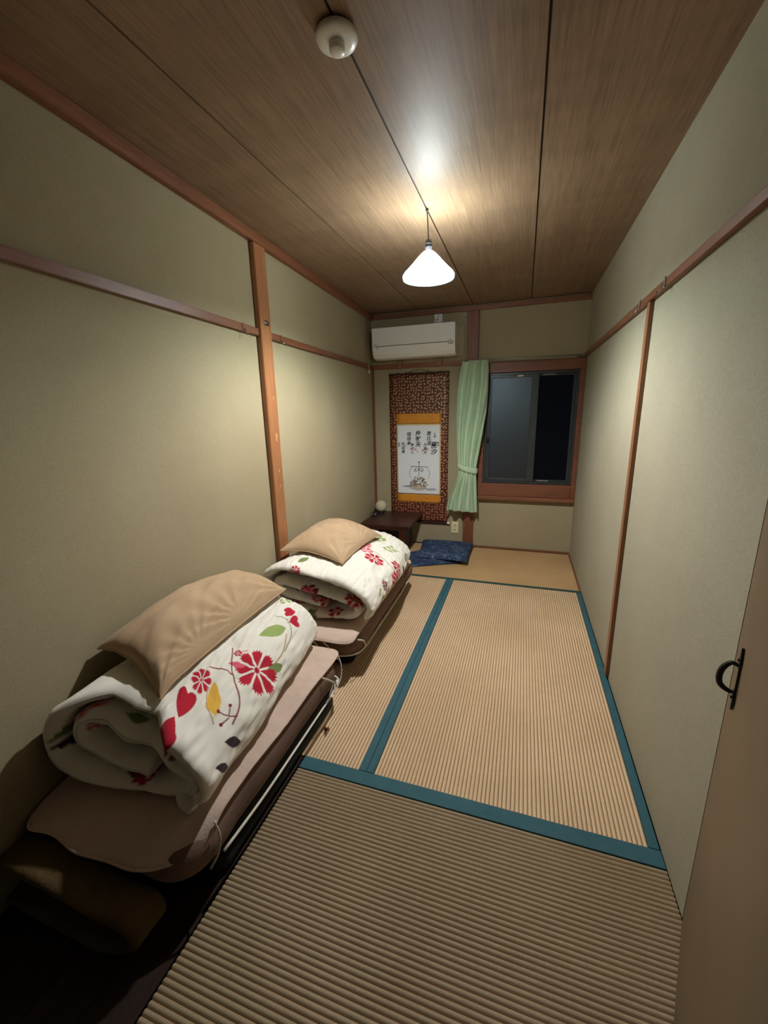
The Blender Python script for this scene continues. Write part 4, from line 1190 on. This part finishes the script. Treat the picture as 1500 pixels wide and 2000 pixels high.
def pad_sheet(name, x0, x1, y0, y1, z, th, fn, mat, parent, corner=0.04, n=70):
    """thin pad; fn(X,Y)->Z offset for draping"""
    a = np.linspace(-1, 1, n); b = np.linspace(-1, 1, n)
    A_, B_ = np.meshgrid(a, b, indexing='ij')
    hx_, hy_ = (x1 - x0) / 2, (y1 - y0) / 2
    X = (x0 + x1) / 2 + hx_ * A_; Y = (y0 + y1) / 2 + hy_ * B_
    # round the corners
    cx_ = np.clip(abs(A_) * hx_ - (hx_ - corner), 0, None); cy_ = np.clip(abs(B_) * hy_ - (hy_ - corner), 0, None)
    d = np.maximum(np.hypot(cx_, cy_), 1e-9); mxx = np.maximum(cx_, cy_)
    k = np.where(mxx > 0, mxx / d, 1.0)
    X = X - np.sign(A_) * cx_ * (1 - k); Y = Y - np.sign(B_) * cy_ * (1 - k)
    X, Y, Z = fn(X, Y, np.full_like(X, z))
    q = 0.0010 * np.abs(np.sin(X * 60)) * np.abs(np.sin(Y * 60))
    Z = Z + 0.0012 * vnoise(X * 30, Y * 30, 2.0)
    nn = n * n
    V = np.concatenate([np.stack([X, Y, Z + th + q], -1).reshape(-1, 3), np.stack([X, Y, Z], -1).reshape(-1, 3)])
    F = []
    for i in range(n - 1):
        for j in range(n - 1):
            c = i * n + j
            F.append((c, c + n, c + n + 1, c + 1)); F.append((nn + c, nn + c + 1, nn + c + n + 1, nn + c + n))
    border = [(i, 0) for i in range(n)] + [(n - 1, j) for j in range(1, n)] + [(i, n - 1) for i in range(n - 2, -1, -1)] + [(0, j) for j in range(n - 2, 0, -1)]
    ids = [i * n + j for i, j in border]
    for p, r in zip(ids, ids[1:] + ids[:1]): F.append((p, nn + p, nn + r, r))
    o = link_obj(name, build_np(bpy.data.meshes.new(name), V, F), mat, parent)
    rim = [tuple(0.5 * (V[i] + V[nn + i])) for i in ids]
    return o, rim

# --- near stack
nb = thing('folding_mattress', 'black folding mattress on the floor under the near bedding', 'mattress', (0, 0, 0), 'black base mattresses')
slab_mesh('cover', 0.14, 0.682, 0.715, 1.520, 0.001, 0.058, 0.022, mat=M['black_cloth'], parent=nb, seed=2)
slab_mesh('cover', 0.14, 0.676, 0.720, 1.530, 0.060, 0.112, 0.022, mat=M['black_cloth'], parent=nb, seed=5)
nf = thing('futon_mattress', 'brown futon mattress with pale pink pad under the near floral duvet', 'futon', (0, 0, 0), 'brown futon mattresses with pink pads')
def near_round(V):
    # the end nearest the camera sags towards its right corner
    t = np.clip((0.80 - V[:, 1]) / 0.22, 0, 1)
    k = np.clip((V[:, 0] - 0.25) / 0.40, 0, 1)
    V[:, 2] -= (0.045 * t ** 2 + 0.013 * np.clip(t * 3, 0, 1) * k) * np.clip((V[:, 2] - 0.12) / 0.12, 0, 1) * (0.55 + 0.45 * k)
    return V
slab_mesh('mattress', 0.145, 0.700, 0.585, 1.560, 0.116, 0.243, 0.030, mat=M['brown_mattress'], parent=nf, seed=9, fn=near_round, corner=0.11)
def near_drape(X, Y, Z):
    t = np.clip((0.80 - Y) / 0.22, 0, 1.3)
    k = np.clip((X - 0.25) / 0.40, 0, 1)
    Z = Z - 0.045 * t ** 2 * (0.55 + 0.45 * k) - 0.008 * np.clip((0.60 - Y) / 0.03, 0, 1) ** 1.6
    Y = Y + 0.12 * np.clip((X - 0.45) / 0.26, 0, 1) ** 2 * np.clip((0.75 - Y) / 0.2, 0, 1) + 0.006 * np.sin(X * 30)* np.clip((0.65 - Y) / 0.1, 0, 1)
    Z = Z + 0.004 * np.sin(Y * 16) * np.clip((X - 0.6) / 0.1, 0, 1)
    return X, Y, Z
o, rim = pad_sheet('quilted_pad', 0.150, 0.694, 0.550, 1.565, 0.2460, 0.005, near_drape, M['pink_pad'], nf)
obj('pad_binding', soft_rim(rim, 0.0036), M['pink_pad'], nf, True)
# white edge cord of the mattress and the elastic tapes at its corners
tube_obj('edge_cord', [(0.640, 1.555, 0.122), (0.690, 1.530, 0.118), (0.706, 1.46, 0.116), (0.706, 1.30, 0.114), (0.705, 1.10, 0.112), (0.704, 0.90, 0.112), (0.698, 0.72, 0.116)], 0.0045, M['white_cloth'], nf)
tube_obj('elastic_tape', [(0.640, 1.560, 0.252), (0.676, 1.555, 0.238), (0.705, 1.535, 0.200), (0.716, 1.510, 0.160), (0.712, 1.480, 0.128), (0.708, 1.45, 0.118)], 0.0045, M['white_cloth'], nf, 8, 0.5)
tube_obj('elastic_tape', [(0.700, 1.360, 0.246), (0.714, 1.385, 0.222), (0.722, 1.410, 0.196), (0.722, 1.430, 0.178)], 0.0042, M['white_cloth'], nf, 8, 0.5)
bw = bmesh.new()
tube(bw, [(0.722, 1.430, 0.178), (0.735, 1.425, 0.196), (0.745, 1.405, 0.188), (0.732, 1.415, 0.174), (0.722, 1.430, 0.176)], 0.0042, 8)
tube(bw, [(0.722, 1.430, 0.178), (0.738, 1.400, 0.176), (0.742, 1.380, 0.162)], 0.0040, 8)
tube(bw, [(0.722, 1.430, 0.178), (0.714, 1.405, 0.150), (0.716, 1.385, 0.136)], 0.0040, 8)
obj('tape_bow', bw, M['white_cloth'], nf, True)
tube_obj('elastic_tape', [(0.694, 0.705, 0.240), (0.712, 0.700, 0.200), (0.708, 0.688, 0.150), (0.690, 0.672, 0.110)], 0.0042, M['white_cloth'], nf, 8, 0.5)

# --- olive blanket folded under the near end, its fold facing right
ob = thing('folded_blanket', 'olive beige blanket folded in a loop under the near end of the bedding', 'blanket', (0, 0, 0))
loop = [(0.155, 0.030), (0.24, 0.026), (0.40, 0.024), (0.53, 0.027), (0.592, 0.050), (0.600, 0.080), (0.570, 0.118), (0.48, 0.142), (0.34, 0.158), (0.22, 0.165), (0.155, 0.165)]
P = np.array(catmull(loop, 10)); th = 0.024
tg = np.gradient(P, axis=0); nl = np.stack([-tg[:, 1], tg[:, 0]], -1) / np.hypot(*tg.T)[:, None]
nU = len(P); ys = np.linspace(0.470, 0.572, 12)
ek = np.sqrt(np.clip(1 - (1 - np.clip(np.minimum(ys - 0.470, 0.572 - ys) / 0.012, 0, 1)) ** 2, 0.04, 1))
ringpts = []
for sgn, rng in ((1, range(nU)), (-1, range(nU - 1, -1, -1))):
    for i in rng:
        ringpts.append([(P[i, 0] + sgn * nl[i, 0] * th * 0.5 * ek[j] + 0.05 * (ys[j] - 0.47), ys[j] + 0.015 * (P[i, 0] > 0.5) * (P[i, 0] - 0.5) / 0.1, max(0.0005, P[i, 1] + sgn * nl[i, 1] * th * 0.5 * ek[j])) for j in range(len(ys))])
V = np.array(ringpts).reshape(-1, 3)
V[:, 2] += 0.0015 * vnoise(V[:, 0] * 20, V[:, 1] * 20, V[:, 2] * 20) * (V[:, 2] > 0.02)
me = grid_mesh('blanket_fold', V, 2 * nU, len(ys), True)
bmf = bmesh.new(); bmf.from_mesh(me)
bmesh.ops.holes_fill(bmf, edges=[e for e in bmf.edges if e.is_boundary], sides=0)
bmf.to_mesh(me); bmf.free()
link_obj('blanket_fold', me, M['olive'], ob)

# --- far stack
fb = thing('folding_mattress', 'black folding mattress on the floor under the far bedding', 'mattress', (0, 0, 0), 'black base mattresses')
slab_mesh('cover', 0.10, 0.640, 1.800, 2.860, 0.001, 0.054, 0.022, mat=M['black_cloth'], parent=fb, seed=12)
slab_mesh('cover', 0.10, 0.634, 1.790, 2.870, 0.056, 0.104, 0.022, mat=M['black_cloth'], parent=fb, seed=15)
ff = thing('futon_mattress', 'brown futon mattress with pale pink pad under the far floral duvet', 'futon', (0, 0, 0), 'brown futon mattresses with pink pads')
slab_mesh('mattress', 0.105, 0.712, 1.700, 2.930, 0.108, 0.232, 0.034, mat=M['brown_mattress'], parent=ff, seed=19, corner=0.10)
def far_drape(X, Y, Z):
    t = np.clip((1.74 - Y) / 0.09, 0, 1.2)
    Z = Z - 0.020 * t ** 2 + 0.006 * np.sin(X * 14) * np.clip(t, 0, 1)
    k = np.clip((X - 0.66) / 0.06, 0, 1)
    Z = Z - 0.018 * k ** 2
    Y = Y + 0.05 * np.clip((X - 0.60) / 0.12, 0, 1) ** 2 * np.clip(t, 0, 1)
    return X, Y, Z
o, rim = pad_sheet('quilted_pad', 0.110, 0.704, 1.650, 2.86, 0.2400, 0.005, far_drape, M['pink_pad'], ff)
obj('pad_binding', soft_rim(rim, 0.0036), M['pink_pad'], ff, True)
tube_obj('edge_cord', [(0.30, 1.706, 0.135), (0.50, 1.700, 0.128), (0.640, 1.712, 0.122), (0.712, 1.80, 0.122), (0.716, 2.10, 0.122), (0.716, 2.5, 0.124), (0.700, 2.88, 0.130)], 0.0045, M['white_cloth'], ff)
tube_obj('elastic_tape', [(0.716, 1.72, 0.222), (0.728, 1.77, 0.190), (0.726, 1.80, 0.150), (0.712, 1.815, 0.116)], 0.0042, M['white_cloth'], ff, 8, 0.5)
tube_obj('elastic_tape', [(0.47, 1.664, 0.232), (0.50, 1.690, 0.170), (0.545, 1.694, 0.118), (0.570, 1.70, 0.100)], 0.0042, M['white_cloth'], ff, 8, 0.5)
tube_obj('elastic_tape', [(0.53, 1.664, 0.232), (0.565, 1.690, 0.170), (0.600, 1.694, 0.118), (0.620, 1.70, 0.100)], 0.0042, M['white_cloth'], ff, 8, 0.5)

# small dried leaf on the tatami beside the near bedding
bm = bmesh.new()
pts = [(0, 0), (0.006, 0.004), (0.014, 0.002), (0.017, 0.008), (0.024, 0.004), (0.020, -0.004), (0.026, -0.010), (0.015, -0.008), (0.008, -0.012), (0.005, -0.005)]
poly_prism(bm, pts, 0.0, 0.004)
lf = obj('scrap', bm, M['rail_x'], None)
lf.location = (0.700, 1.345, 0.001); lf.rotation_euler = (0, 0, 0.4)
tag(lf, 'tiny brown scrap on the tatami beside the near bedding', 'scrap')
